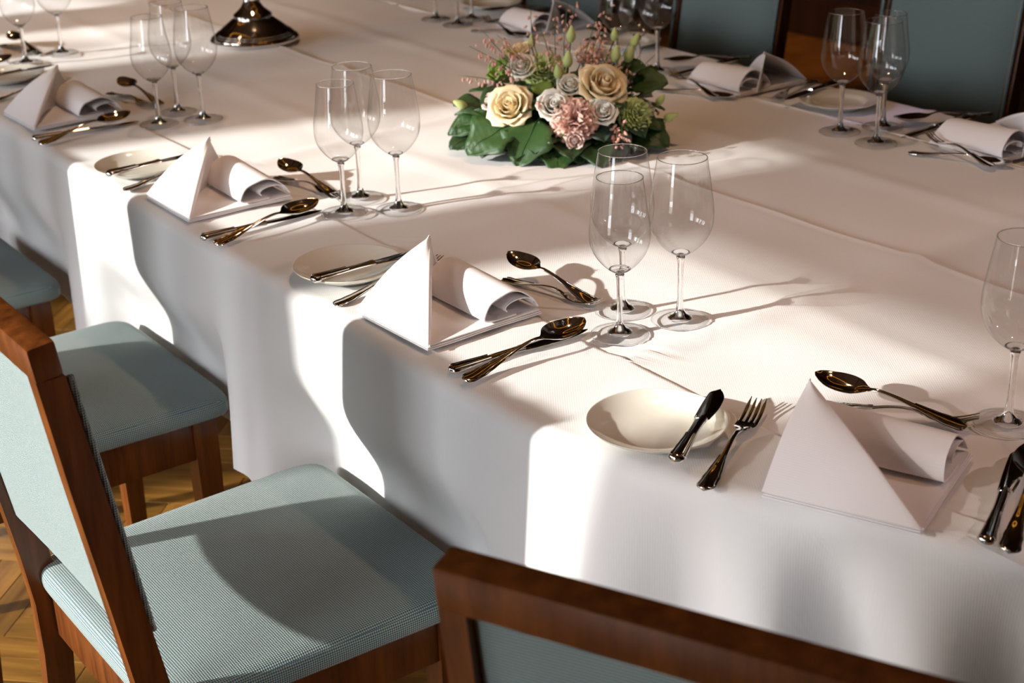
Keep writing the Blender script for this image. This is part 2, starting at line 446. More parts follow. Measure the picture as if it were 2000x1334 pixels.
panel_wall('wall_right', W(U0, V1, 0), DU, U1 - U0, -DV)
panel_wall('wall_back', W(U0, V0, 0), DV, V1 - V0, DU)
panel_wall('wall_front', W(U1, V0, 0), DV, V1 - V0, -DU)
bb = MB(); uvbox(bb, U0, U1, V1 - 0.03, V1 - 0.001, -0.01, 0.16); tag(bb.build('baseboard_right', M_PANEL, smooth=False), kind='structure')

# ------------------------------------------------------------------ ring pendants (their light and reflections reach the table)


def ring_lamp(u, v, z, r, label):
    e = empty('ring_pendant', W(u, v, z)); tag(e, label, 'lamp', 'ring pendants over the long table')
    a = MB(); a.lathe([(r + 0.006 * cos(q * pi / 4), 0.006 * sin(q * pi / 4)) for q in range(8)], 48, True); a.build('glowing_ring', M_LAMP, e)
    c = MB()
    for k in range(3):
        q = k * 2 * pi / 3; c.tube([(r * cos(q), r * sin(q), 0.017), (0, 0, HZ - z - 0.12)], 0.0025, 6)
    c.build('cable', M_LAMPMETAL, e)
    d_ = MB(); d_.lathe([(0, HZ - z - 0.001), (0.07, HZ - z - 0.001), (0.07, HZ - z - 0.04), (0.02, HZ - z - 0.12), (0, HZ - z - 0.12)], 24); d_.build('ceiling_rose', M_LAMPMETAL, e)


ring_lamp(-1.15, 1.75, 2.15, 0.48, 'warm glowing ring pendant above the near end of the table')
ring_lamp(-2.75, 1.75, 2.15, 0.48, 'warm glowing ring pendant above the flower arrangement')
ring_lamp(-4.35, 1.75, 2.15, 0.48, 'warm glowing ring pendant above the candlestick end')

# spotlights on the ceiling


def spot(name_label, pos, aim, power, col, cone, radius, blend=0.5):
    pos, aim = Vector(pos), Vector(aim); d_ = (aim - pos).normalized()
    e = empty('ceiling_spotlight', pos - d_ * 0.05); tag(e, name_label, 'lamp', 'small ceiling spotlights')
    b = MB(); b.tube([Vector((0, 0, 0)) - d_ * 0.09, Vector((0, 0, 0)), d_ * 0.03], [0.03, 0.04, 0.045], 16); b.build('housing', M_LAMPMETAL, e)
    st = MB(); st.tube([-d_ * 0.05, (-d_ * 0.05).lerp(Vector((0, 0, HZ - e.location.z)), 0.5), Vector((0, 0, HZ - e.location.z - 0.001))], 0.008, 8); st.build('arm', M_LAMPMETAL, e)
    ld = bpy.data.lights.new('spot', 'SPOT'); ld.energy = power; ld.color = col; ld.spot_size = radians(cone); ld.spot_blend = blend; ld.shadow_soft_size = radius
    lo = bpy.data.objects.new('spot', ld); COL.objects.link(lo); lo.location = pos; lo.rotation_euler = (-d_).to_track_quat('Z', 'Y').to_euler()


for u, wh in ((-0.4, 'at the near end of the table'), (-1.8, 'over the flowers'), (-3.2, 'over the candlestick'), (-4.6, 'at the distant end of the table')): spot('small bronze ceiling spotlight ' + wh, W(u, 1.60, HZ - 0.12), W(u, 1.58, TZ), 36, (1.0, 0.62, 0.37), 68, 0.05, 0.8)
spot('small bronze ceiling spotlight at the right shining across the near table end', (3.5, 1.35, 2.65), (0.4, 1.5, TZ), 95, (1.0, 0.74, 0.72), 40, 0.03, 0.6)
spot('added unseen spotlight imitating a lilac patch of coloured light', W(-2.3, -2.2, 2.7), W(-1.92, 2.35, TZ), 260, (0.5, 0.42, 1.0), 2.2, 0.05, 1.0)  # narrow violet spot added to imitate a patch of coloured light
spot('small bronze ceiling spotlight warming the far wall', W(-4.85, 4.3, 2.75), W(-4.72, 5.15, 0.1), 90, (1.0, 0.5, 0.14), 34, 0.03, 0.7)

# ------------------------------------------------------------------ tablecloths
E0, E1 = 0.922, 2.405            # near and far edge in v
CRE = [-0.80, -1.345, -1.893, -2.45, -3.0, -3.55, -4.1]


def hz(u, v):
    h = 0.0
    for k, c in enumerate(CRE):
        x = abs(u - c - 0.012 * sin(v * 5 + k))
        if x < 0.030: h += (0.0058 if k % 2 else 0.0048) * (1 - x / 0.030)
    for c, a in ((1.43, 0.0030), (1.95, 0.0034)):
        x = abs(v - c - 0.01 * sin(u * 3))
        if x < 0.04: h += a * (1 - x / 0.04)
    h += 0.0016 * exp(-((v - 1.675) / 0.03) ** 2)
    h += 0.0016 * sin(9 * u + 3 * sin(4 * v)) * sin(7 * v + 1.3) + 0.0009 * sin(23 * u + 5 * v + 2 * sin(11 * v)) + 0.0006 * sin(31 * v - 9 * u + 2 * sin(7 * u))
    return h


LV = [(1.139, 0.0), (1.694, -0.0016), (2.2, -0.0075), (9, -0.0100)]     # each cloth lies a little lower than the one before


def cz(u, v):
    for (lim, o) in LV:
        if v < lim: return TZ + o + hz(u, v)
    return TZ


# near outline: (u, v, outward normal) along a rounded path
def outline():
    A = Vector((-6.2, E0)); B = Vector((-1.16, E0)); d2 = Vector((cos(radians(26)), sin(radians(26)))); C_ = B + d2 * 0.78
    d3 = Vector((cos(radians(60)), sin(radians(60)))); Dp = C_ + d3 * 0.34; Ee = Vector((Dp.x + 0.05, 1.66))
    pts = [A, B, C_, Dp, Ee]; rad = [0, 0.22, 0.15, 0.12, 0]; out = []
    def line(p, q):
        n = max(2, int((q - p).length / 0.016)); return [p + (q - p) * (k / n) for k in range(n)]
    cur = A
    for k in range(1, 4):
        p, a_, b_ = pts[k], (pts[k - 1] - pts[k]).normalized(), (pts[k + 1] - pts[k]).normalized()
        s, e = p + a_ * rad[k], p + b_ * rad[k]; out += line(cur, s)
        for i in range(14):
            t = i / 14; out.append(s * (1 - t) ** 2 + p * 2 * t * (1 - t) + e * t * t)
        cur = e
    out += line(cur, Ee) + [Ee]
    return out


OUT = outline(); ON = []; OS = [0.0]
for i, p in enumerate(OUT):
    t = (OUT[min(i + 1, len(OUT) - 1)] - OUT[max(i - 1, 0)]).normalized(); ON.append(Vector((t.y, -t.x)))
    if i: OS.append(OS[-1] + (p - OUT[i - 1]).length)
S_CORNER = OS[min(range(len(OUT)), key=lambda i: (OUT[i] - Vector((-1.16, E0))).length)]


def smooth01(x): x = max(0, min(1, x)); return x * x * (3 - 2 * x)


CHAIR_U = [-1.62, -2.345, -3.04]
DROP = 0.372


def drop_off(i, s):
    """outward displacement of the hanging cloth at outline point i, s metres below the edge"""
    u = OUT[i].x; t = OS[i]; k = s / DROP
    a = OS[i] - S_CORNER
    off = 0.0
    if a < 0.02:
        off += 0.010 * k + k * (0.011 * sin(t * 21 + 0.6) + 0.007 * sin(t * 47 + 2) + 0.006 * sin(t * 11))
        for cu in CHAIR_U:
            w_ = smooth01((0.29 - abs(u - cu)) / 0.07); off -= (0.050 * smooth01((k - 0.25) / 0.4)) * w_ + w_ * off * smooth01((k - 0.3) / 0.4) * 0.8
    w_ = smooth01((0.30 - abs(a - 0.40)) / 0.08); off -= 0.05 * w_ * smooth01((k - 0.62) / 0.2)
    for (c, w_, am) in ((0.0, 0.055, 0.028), (0.115, 0.034, -0.034), (0.185, 0.040, 0.036), (0.275, 0.036, -0.040), (0.36, 0.045, 0.036), (0.46, 0.038, -0.036), (0.56, 0.05, 0.036), (0.68, 0.045, -0.03), (0.80, 0.07, 0.03)):
        x = (a - c - 0.07 * k * (1 if c > 0.15 else 0)) / (w_ * (1 + 0.5 * k))
        off += 1.6 * am * exp(-x * x) * (2.1 * k - 1.1 * k * k)
    return off


def near_cloth():
    rows = []; R = 0.020
    for i, p in enumerate(OUT):
        n = ON[i]; row = []
        inn = Vector((p.x, 1.139))
        if OS[i] > S_CORNER:
            # inner edge runs along the seam until the outline meets it
            inn = Vector((min(p.x - n.x * 0.2, p.x), 1.139)) if p.y < 1.10 else p - n * 0.05
        ins = p - n * R
        ne = 0.0022
        # folded inner edge
        dirn = (ins - inn); dl = dirn.length; dn = dirn / dl if dl > 1e-6 else -n
        for (q, zz) in ((-0.001, -0.0042), (0.0, -0.0015), (0.0012, -0.0002)):
            P = inn + dn * q; row.append(W(P.x, P.y, TZ + hz(P.x, P.y) + zz))
        m = 13
        for k in range(m):
            P = inn + dirn * ((k + 0.5) / m); row.append(W(P.x, P.y, TZ + hz(P.x, P.y)))
        for k in range(6):
            q = (k / 5) * pi / 2; P = ins + n * (R * sin(q)); row.append(W(P.x, P.y, TZ + hz(p.x, p.y) * (1 - k / 5) - R * (1 - cos(q))))
        hem = DROP + 0.010 * sin(OS[i] * 9) + 0.006 * sin(OS[i] * 31)
        for k in range(1, 25):
            s = (hem - R) * k / 24; P = p + n * drop_off(i, s); row.append(W(P.x, P.y, TZ - R - s))
        rows.append(row)
    mb = MB(); mb.grid(rows); return mb


def out_u(v):
    """outline's u at the given v on the closing end"""
    c = [p.x for p in OUT if abs(p.y - v) < 0.03 and p.x > -1.2]
    return max(c) if c else OUT[-1].x


def flat_cloth(v0, v1, zoff, fold, ext):
    rows = []; nu = 470
    vv = [v0 - ext + (v1 - v0 + ext) * k / 40 for k in range(41)]
    for a in range(nu + 1):
        row = []
        for k, v in enumerate(vv):
            u1 = out_u(v) - 0.01 if v < 1.66 else (out_u(3.32 - v) - 0.01 if v < 2.3 else -0.9)
            u = -6.15 + (u1 + 6.15) * a / nu; row.append(W(u, v, TZ + zoff + hz(u, v)))
        if fold:
            u = -6.15 + (out_u(min(v1, 1.66)) - 0.01 + 6.15) * a / nu
            wob = 0.0012 * sin(u * 13)
            for (dv, dz) in ((0.003 + wob, 0.0009), (0.006 + wob, 0.0003), (0.0085 + wob, -0.0010), (0.0098 + wob, -0.0028), (0.0096 + wob, -0.0062)): row.append(W(u, v1 + dv, TZ + zoff + hz(u, v1) + dz))
        rows.append(row)
    mb = MB(); mb.grid(rows); return mb


cl = near_cloth().build('tablecloth', M_CLOTH); tag(cl, 'white tablecloth hanging over the near long side and corner of the table', 'tablecloth', 'white tablecloths')
cl = flat_cloth(1.139, 1.694, -0.0016, True, 0.02).build('tablecloth', M_CLOTH); tag(cl, 'flat white tablecloth under the row of wine glasses, folded edge along the middle', 'tablecloth', 'white tablecloths')
cl = flat_cloth(1.694, 2.2, -0.0075, True, 0.02).build('tablecloth', M_CLOTH); tag(cl, 'flat white tablecloth past the middle seam, under flowers and candlestick', 'tablecloth', 'white tablecloths')


def far_cloth():
    rows = []; R = 0.018
    for a in range(0, 521):
        u = -6.15 + 5.35 * a / 520; row = []
        vv = [2.18 + (E1 - R - 2.18) * k / 14 for k in range(15)]
        for v in vv: row.append(W(u, v, TZ - 0.0100 + hz(u, v)))
        for k in range(1, 6):
            q = k / 5 * pi / 2; row.append(W(u, E1 - R + R * sin(q), TZ - 0.0100 - R * (1 - cos(q))))
        for k in range(1, 9):
            s = (DROP - R) * k / 8; row.append(W(u, E1 - (k / 8) * (0.012 + 0.01 * sin(u * 20) + 0.005 * sin(u * 41)), TZ - R - s - 0.0100))
        rows.append(row)
    mb = MB(); mb.grid(rows); return mb


cl = far_cloth().build('tablecloth', M_CLOTH); tag(cl, 'white tablecloth along the far long side, under the napkins by the far chairs', 'tablecloth', 'white tablecloths')

# ------------------------------------------------------------------ chairs


def make_chair():
    e = empty('dining_chair'); hw = 0.205

    def slab(x0, x1, y0, y1, z0, z1, bev=0.003):
        mb = MB(); mb.box(((x0 + x1) / 2, (y0 + y1) / 2, (z0 + z1) / 2), (x1 - x0, y1 - y0, z1 - z0), bev=bev); return mb
    # cushion
    rows = []; n = 26
    def se(t, hx, hy, ex=13.0):
        c, s = cos(t), sin(t); return (math.copysign(abs(c) ** (2 / ex), c) * hx, math.copysign(abs(s) ** (2 / ex), s) * hy)
    rings = []
    for (k, z) in ((0.99, 0.443), (1.0, 0.446), (1.004, 0.454), (1.0, 0.463), (0.985, 0.470), (0.955, 0.4745), (0.90, 0.477), (0.75, 0.480), (0.5, 0.482), (0.2, 0.4828)):
        ring = []
        for q in range(64):
            x, y = se(2 * pi * q / 64, 0.222 * k, 0.226 * k); x *= (1.0 + 0.03 * y / 0.22); ring.append((x, y + 0.002, z))
        rings.append(ring)
    cu = MB(); cu.prism(rings); cu.build('seat_cushion', M_FAB, e)
    # aprons
    auto(slab(-0.17, 0.17, 0.172, 0.197, 0.365, 0.4425).build('apron', M_WOOD, e))
    auto(slab(-0.181, 0.181, -0.214, -0.192, 0.365, 0.4425).build('apron', M_WOOD, e))
    for s in (-1, 1): auto(slab(*(sorted((s * 0.178, s * 0.2))), -0.188, 0.17, 0.365, 0.4425).build('apron', M_WOOD, e))
    # front legs
    for s in (-1, 1):
        mb = MB(); q = []
        for (z, h) in ((0.0, 0.015), (0.36, 0.0205), (0.4425, 0.0205)):
            cx, cy = s * (0.2 - 0.0205 + 0.0055), 0.197 - 0.0205 + 0.003
            q.append([(cx - h, cy - h, z), (cx + h, cy - h, z), (cx + h, cy + h, z), (cx - h, cy + h, z)])
        mb.prism(q); auto(mb.build('leg', M_WOOD, e))
    # rear posts: leg below, raked stile above
    for s in (-1, 1):
        mb = MB(); q = []
        for (z, y, d_) in ((0.0, -0.238, 0.032), (0.2, -0.226, 0.036), (0.34, -0.216, 0.040), (0.42, -0.216, 0.040), (0.50, -0.226, 0.038), (0.62, -0.244, 0.036), (0.78, -0.268, 0.034), (0.907, -0.286, 0.031)):
            x0, x1 = s * hw, s * (hw - 0.024)
            if x0 > x1: x0, x1 = x1, x0
            q.append([(x0, y - d_ / 2, z), (x1, y - d_ / 2, z), (x1, y + d_ / 2, z), (x0, y + d_ / 2, z)])
        mb.prism(q); o = mb.build('leg', M_WOOD, e); auto(o, 25)
    # top rail, a little proud of the posts
    mb = MB(); mb.box((0, -0.289, 0.927), (2 * hw + 0.003, 0.031, 0.040), Matrix.Rotation(radians(7), 3, 'X'), 0.0045); auto(mb.build('top_rail', M_WOOD, e), 50)
    # back pad: front and rear faces bulge
    P = []; nx, nz = 17, 13
    def py(z): return -0.226 - (z - 0.50) * 0.148
    for fr in (0, 1):
        g = []
        for i in range(nx):
            row = []
            for j in range(nz):
                a, b_ = i / (nx - 1) * 2 - 1, j / (nz - 1) * 2 - 1
                z = 0.562 + (0.911 - 0.562) * j / (nz - 1); x = a * (hw - 0.0255)
                edge = (1 - abs(a) ** 6) * (1 - abs(b_) ** 6)
                bul = (1 - a * a * 0.8) * (1 - b_ * b_ * 0.5)
                y = py(z) + (0.008 + 0.017 * edge ** 0.6 + 0.003 * bul if fr else -0.006 - 0.004 * edge + 0.010 * (1 - a * a))
                row.append((x, y, z - (0.012 * (1 - a * a) if j == 0 else 0)))
            g.append(row)
        P.append(g)
    mb = MB(); n0 = nx * nz; V = [p for g in P for r in g for p in r]; F = []
    for i in range(nx - 1):
        for j in range(nz - 1):
            q = (i * nz + j, (i + 1) * nz + j, (i + 1) * nz + j + 1, i * nz + j + 1); F.append(q); F.append(tuple(k + n0 for k in q[::-1]))
    for i in range(nx - 1):
        F.append((i * nz, i * nz + n0, (i + 1) * nz + n0, (i + 1) * nz)); a = i * nz + nz - 1; F.append((a, a + nz, a + nz + n0, a + n0))
    for j in range(nz - 1):
        F.append((j, j + 1, j + 1 + n0, j + n0)); a = (nx - 1) * nz + j; F.append((a, a + n0, a + 1 + n0, a + 1))
    mb.add(V, F); pad = mb.build('back_pad', M_FAB, e); auto(pad, 60)
    # welt of folded fabric along both pad edges
    for s in (-1, 1):
        mb = MB(); mb.tube([(s * (hw - 0.012), py(z) + 0.0225, z) for z in [0.57 + 0.33 * k / 8 for k in range(9)]], 0.0045, 8); mb.build('welt', M_FAB, pad)
    return e


ch = make_chair(); chairs = []


def put_chair(loc, rz, label, first=False):
    c = ch if first else copy_tree(ch)
    c.location = loc; c.rotation_euler = (0, 0, rz); tag(c, label, 'chair', 'blue upholstered dining chairs'); return c


L0 = Vector((-0.055, 0.977)); rz0 = radians(-29.6)
rx, ry = Vector((cos(rz0), sin(rz0))), Vector((-sin(rz0), cos(rz0)))
p0 = L0 + rx * 0.205 + ry * 0.288
put_chair((p0.x, p0.y, 0), rz0, 'brown chair seen from behind at bottom right, only its blue back and rail showing', True)
put_chair(W(-1.617, 0.722, 0), AX, 'large sunlit chair at lower left with its full blue seat showing')
put_chair(W(-2.345, 0.722, 0), AX, 'second chair on the near side, its blue seat half shaded behind the front chair')
put_chair(W(-3.04, 0.700, 0), AX, 'chair at left edge of the photo, only a dark blue seat corner showing')
put_chair(W(-2.26, 2.640, 0), AX + pi, 'far chair at upper right, dark blue back behind the pair of wine glasses')
put_chair(W(-2.99, 2.640, 0), AX + pi, 'far chair behind the rolled napkin at top, back tinted by coloured light')
put_chair(W(-3.70, 2.640, 0), AX + pi, 'far chair behind the flowers, mostly hidden by a napkin and glasses')

# ------------------------------------------------------------------ plates


def plate_mesh(rimmed):
    mb = MB()
    if not rimmed:
        top = [(0, 0.0042), (0.03, 0.0044), (0.048, 0.0056), (0.062, 0.0095), (0.073, 0.0148), (0.0785, 0.0182), (0.0798, 0.0190), (0.0806, 0.0188), (0.0806, 0.0180)]
        bot = [(0.079, 0.0163), (0.072, 0.0118), (0.060, 0.0062), (0.050, 0.0032), (0.047, 0.0), (0.043, 0.0), (0.042, 0.0018), (0, 0.0018)]
    else:
        top = [(0, 0.005), (0.045, 0.005), (0.050, 0.0075), (0.054, 0.0115), (0.060, 0.0125), (0.076, 0.0155), (0.0815, 0.0165), (0.082, 0.0158)]
        bot = [(0.080, 0.0140), (0.056, 0.0088), (0.048, 0.0028), (0.046, 0.0), (0.042, 0.0), (0.041, 0.0018), (0, 0.0018)]
    mb.lathe(top + bot, 64); return mb


pl_a = plate_mesh(False).build('bread_plate', M_PORC); pl_b = plate_mesh(True).build('bread_plate', M_PORC)
used = set()


def first_or_copy(o):
    if o.name in used: return copy_tree(o)
    used.add(o.name); return o


def uv(x, y): return (Vector((x, y, 0)).dot(DU), Vector((x, y, 0)).dot(DV))


def tz(x, y): return cz(*uv(x, y))


PLATES = [(0.161, 1.544, pl_a, 'cream bread plate nearest the camera, one knife laid across its right rim'),
          (-0.236, 2.085, pl_a, 'cream bread plate left of the second napkin, knife pointing behind the napkin'),
          (-0.658, 2.642, pl_a, 'cream bread plate left of the third napkin, beside the shaded cloth'),
          (-1.115, 3.392, pl_a, 'cream bread plate at the left edge, mostly hidden by the shaded napkin'),
          (0.672, 2.987, pl_b, 'rimmed plate near the far edge, seen behind the pair of wine glasses'),
          (0.294, 3.596, pl_b, 'rimmed plate beyond the flowers, below the far wine glasses'),
          (-0.026, 4.118, pl_b, 'rimmed plate cut by the top edge of the photo')]
for (x, y, o, lab) in PLATES:
    c = first_or_copy(o); c.location = (x, y, max(tz(x + 0.046 * cos(q), y + 0.046 * sin(q)) for q in range(7)) + 0.0006); tag(c, lab, 'plate', 'bread plates')

# ------------------------------------------------------------------ cutlery


def interp(T, x):
    for k in range(len(T) - 1):
        if x <= T[k + 1][0]:
            a, b_ = T[k], T[k + 1]; t = 0 if b_[0] == a[0] else max(0, (x - a[0]) / (b_[0] - a[0])); return a[1] + (b_[1] - a[1]) * t
    return T[-1][1]


def smooth_tab(T):
    """denser table with Catmull-Rom smoothing"""
    out = []
    for k in range(len(T) - 1):
        p0_, p1, p2, p3 = T[max(k - 1, 0)], T[k], T[k + 1], T[min(k + 2, len(T) - 1)]
        for i in range(4):
            t = i / 4
            f = lambda c: 0.5 * ((2 * p1[c]) + (-p0_[c] + p2[c]) * t + (2 * p0_[c] - 5 * p1[c] + 4 * p2[c] - p3[c]) * t * t + (-p0_[c] + 3 * p1[c] - 3 * p2[c] + p3[c]) * t ** 3)
            out.append((p1[0] + (p2[0] - p1[0]) * t, f(1)))
    out.append(tuple(T[-1][:2])); return out


def ribbon(mb, xs, w, t, zc, conc=None, yc=None, nc=9, round_=0.5):
    """metal bar along x: half width w, thickness t, centre height zc, cross concavity conc"""
    rings = []
    for x in xs:
        hw, th, z, c = max(w(x), 0.0003), t(x), zc(x), (conc(x) if conc else 0); y0 = yc(x) if yc else 0
        top, bot = [], []
        for k in range(nc):
            a = -1 + 2 * k / (nc - 1); e = max(0.0, 1 - a * a) ** round_
            zz = z + c * a * a
            top.append((x, y0 + a * hw, zz + th * 0.5 * e)); bot.append((x, y0 + a * hw, zz - th * 0.5 * e - 0.00015))
        rings.append(top + bot[::-1])
    mb.prism(rings)


def lin(a, b_, n): return [a + (b_ - a) * k / (n - 1) for k in range(n)]


HANDLE_W = smooth_tab([(0, 0.0015), (0.0012, 0.0052), (0.004, 0.0088), (0.009, 0.0106), (0.015, 0.0100), (0.022, 0.0096), (0.028, 0.0098), (0.036, 0.0082), (0.043, 0.0077), (0.050, 0.0066), (0.065, 0.0048), (0.085, 0.0036), (0.105, 0.0030), (0.125, 0.0030)])


def handle(mb, k, L, zf):
    xs = lin(0, 0.012, 8) + lin(0.014, 0.125, 26)
    xs = [x * k for x in xs]
    ribbon(mb, xs, lambda x: interp(HANDLE_W, x / k) * (0.93 if k < 0.9 else 1), lambda x: 0.0042 if x / k < 0.05 else 0.0034, zf, lambda x: 0.0, None, 9, 0.6)
    # raised thread along both borders of the handle
    for s in (-1, 1):
        mb.tube([(x, s * max(interp(HANDLE_W, x / k) * 0.86 - 0.0004, 0.0008), zf(x) + 0.0013) for x in [q * k for q in lin(0.003, 0.07, 22)]], 0.0009, 5)


def fork_meshes(k):
    L = 0.215 * k
    Z = smooth_tab([(0, 0.0026), (0.03, 0.0030), (0.07, 0.0075), (0.10, 0.0118), (0.125, 0.0115), (0.145, 0.0060), (0.158, 0.0030), (0.170, 0.0022), (0.19, 0.0048), (0.215, 0.0125)])
    zf = lambda x: interp(Z, x / k) * (0.6 + 0.4 * k)
    h = MB(); handle(h, k, L, zf)
    hd = MB()
    HW = smooth_tab([(0.122, 0.0030), (0.132, 0.0036), (0.139, 0.0060), (0.146, 0.0098), (0.153, 0.0116), (0.162, 0.0122), (0.170, 0.0120)])
    ribbon(hd, [x * k for x in lin(0.122, 0.168, 18)], lambda x: interp(HW, x / k) * k, lambda x: 0.0022, zf, lambda x: 0.0016 if x / k > 0.14 else 0, None, 11, 0.35)
    for q in range(4):
        y0 = (-1.5 + q) * 0.0064 * k
        xs = [x * k for x in lin(0.164, 0.2145, 12)]
        ribbon(hd, xs, lambda x: (0.0021 * k if x / k < 0.20 else 0.0021 * k * (1 - (x / k - 0.20) / 0.02)), lambda x: 0.0019 if x / k < 0.2 else 0.0013, lambda x: zf(x) + 0.0016 * (y0 / (0.012 * k)) ** 2, None, lambda x: y0 * (1 - 0.06 * (x / k - 0.164) / 0.05), 5, 0.5)
    return h, hd


def spoon_meshes(k):
    Z = smooth_tab([(0, 0.0026), (0.03, 0.0030), (0.07, 0.0085), (0.10, 0.0128), (0.122, 0.0130), (0.136, 0.0082), (0.150, 0.0028), (0.168, 0.0012), (0.185, 0.0030), (0.205, 0.0100)])
    zf = lambda x: interp(Z, x / k) * (0.6 + 0.4 * k)
    h = MB(); handle(h, k, 0.205 * k, zf)
    b_ = MB(); BW = smooth_tab([(0.122, 0.0030), (0.130, 0.0042), (0.136, 0.0085), (0.142, 0.0142), (0.150, 0.0186), (0.160, 0.0205), (0.172, 0.0203), (0.184, 0.0176), (0.194, 0.0130), (0.201, 0.0078), (0.2045, 0.0035), (0.2055, 0.0006)])
    BC = smooth_tab([(0.122, 0.0), (0.13, 0.0004), (0.137, 0.0026), (0.146, 0.0064), (0.160, 0.0082), (0.175, 0.0074), (0.19, 0.0045), (0.2, 0.0016), (0.2055, 0.0)])
    ribbon(b_, [x * k for x in lin(0.122, 0.2055, 40)], lambda x: interp(BW, x / k) * k, lambda x: 0.0016, zf, lambda x: interp(BC, x / k) * k, None, 17, 0.3)
    return h, b_


def knife_meshes(L, bl, bw, curved):
    hl = L - bl
    HWk = smooth_tab([(0, 0.0020), (0.002, 0.0072), (0.006, 0.0102), (0.013, 0.0100), (0.022, 0.0092), (0.03, 0.0088), (0.045, 0.0076), (0.07, 0.0064), (hl - 0.006, 0.0066), (hl, 0.0068)])
    HT = smooth_tab([(0, 0.004), (0.003, 0.0095), (0.02, 0.0092), (0.05, 0.0078), (hl, 0.0072)])
    h = MB(); ribbon(h, lin(0, 0.012, 8) + lin(0.014, hl, 22), lambda x: interp(HWk, x), lambda x: interp(HT, x), lambda x: 0.0050, None, None, 11, 0.42)
    for s in (-1, 1): h.tube([(x, s * interp(HWk, x) * 0.62, 0.0050 + interp(HT, x) * 0.42) for x in lin(0.005, 0.06, 18)], 0.0012, 6)
    ribbon(h, lin(hl - 0.004, hl + 0.003, 4), lambda x: 0.0074, lambda x: 0.0080, lambda x: 0.0050, None, None, 11, 0.42)
    b_ = MB()
    def top(x): q = (x - hl) / bl; return bw * (0.42 + 0.10 * sin(min(q, 1) * 2.2)) * (1 - max(0, (q - 0.82) / 0.18) ** 2 * 0.95) if curved else bw * 0.42
    def low(x): q = (x - hl) / bl; return -bw * (0.44 + 0.16 * sin(min(1, q * 1.15) * pi) * 1.0) * (1 - max(0, (q - 0.70) / 0.30) ** 2.2)
    xs = lin(hl + 0.002, L, 26)
    ribbon(b_, xs, lambda x: (top(x) - low(x)) / 2, lambda x: 0.0024 * (1 - 0.5 * (x - hl) / bl), lambda x: 0.0048 - 0.0024 * (x - hl) / bl, None, lambda x: (top(x) + low(x)) / 2, 9, 0.5)
    return h, b_


def cutlery(name, parts):
    e = empty(name)
    for (pn, mb) in parts: auto(mb.build(pn, M_SILVER, e), 50)
    return e


h, b_ = fork_meshes(1.0); T_FORK = cutlery('dinner_fork', (('handle', h), ('fork_head', b_)))
h, b_ = fork_meshes(0.82); T_DFORK = cutlery('dessert_fork', (('handle', h), ('fork_head', b_)))
h, b_ = spoon_meshes(1.03); T_SPOON = cutlery('soup_spoon', (('handle', h), ('spoon_bowl', b_)))
h, b_ = spoon_meshes(0.90); T_DSPOON = cutlery('dessert_spoon', (('handle', h), ('spoon_bowl', b_)))
h, b_ = knife_meshes(0.218, 0.108, 0.0185, True); T_KNIFE = cutlery('dinner_knife', (('handle', h), ('blade', b_)))
h, b_ = knife_meshes(0.190, 0.088, 0.0200, True); T_BKNIFE = cutlery('butter_knife', (('handle', h), ('blade', b_)))


def put(T, x, y, ang, lab, cat, dz=0.0, pitch=0.0, roll=0.0):
    c = first_or_copy(T); zz = max(tz(x + cos(radians(ang)) * q, y + sin(radians(ang)) * q) for q in (0, 0.04, 0.08, 0.12, 0.16, 0.2)); c.location = (x, y, zz + 0.0006 + dz)
    c.rotation_mode = 'XYZ'
    c.rotation_euler = (radians(roll), -radians(pitch), radians(ang)); tag(c, lab, cat, T.name.split('.')[0].replace('_', ' ') + 's on the table'); return c


SET = ['at the nearest place setting, right of the big shaded napkin', 'at the second place setting, by the sunlit napkin in the middle', 'at the third place setting, by the sunlit napkin at left', 'at the fourth place setting, by the shaded napkin at upper left']
put(T_BKNIFE, 0.170, 1.437, 67.4, 'butter knife leaning on the nearest bread plate, dark blade up', 'knife', 0.0175, 0.3)
put(T_BKNIFE, -0.281, 2.010, 36.4, 'butter knife across the second plate, tip behind the middle sunlit napkin', 'knife', 0.0175, 0.3)
put(T_BKNIFE, -0.697, 2.556, 41.6, 'butter knife across the third plate, left of the left sunlit napkin', 'knife', 0.0175, 0.3)
put(T_BKNIFE, -1.160, 3.318, 43, 'butter knife on the plate at the left edge behind the shaded napkin', 'knife', 0.0175, 0.3)
put(T_FORK, 0.197, 1.408, 65.2, 'dinner fork lying open between the nearest plate and napkin, four golden tines', 'fork')
put(T_FORK, -0.244, 1.957, 49.2, 'dinner fork partly under view of the middle sunlit napkin, tines behind it', 'fork')
put(T_FORK, -0.659, 2.511, 49.9, 'dinner fork left of the third napkin, tines showing behind its tip', 'fork')
put(T_FORK, -1.100, 3.188, 52, 'dinner fork behind the shaded upper-left napkin, only tine tips showing', 'fork')
for k, (e, a) in enumerate((((0.511, 1.532), 147.5), ((0.117, 1.943), 130), ((-0.285, 2.455), 128.5), ((-0.712, 3.108), 129.5), ((-1.112, 3.640), 127))):
    put(T_DSPOON, e[0], e[1], a, ['dessert spoon above the nearest napkin, bowl toward the left', 'dessert spoon above the middle sunlit napkin, reflecting a golden ring', 'dessert spoon above the left sunlit napkin, bowl on a fork handle', 'dessert spoon above the shaded napkin, left of the shaded wine glasses', 'dessert spoon at the left edge with an orange ring reflection'][k], 'spoon', 0.0012, 7.0, -11)
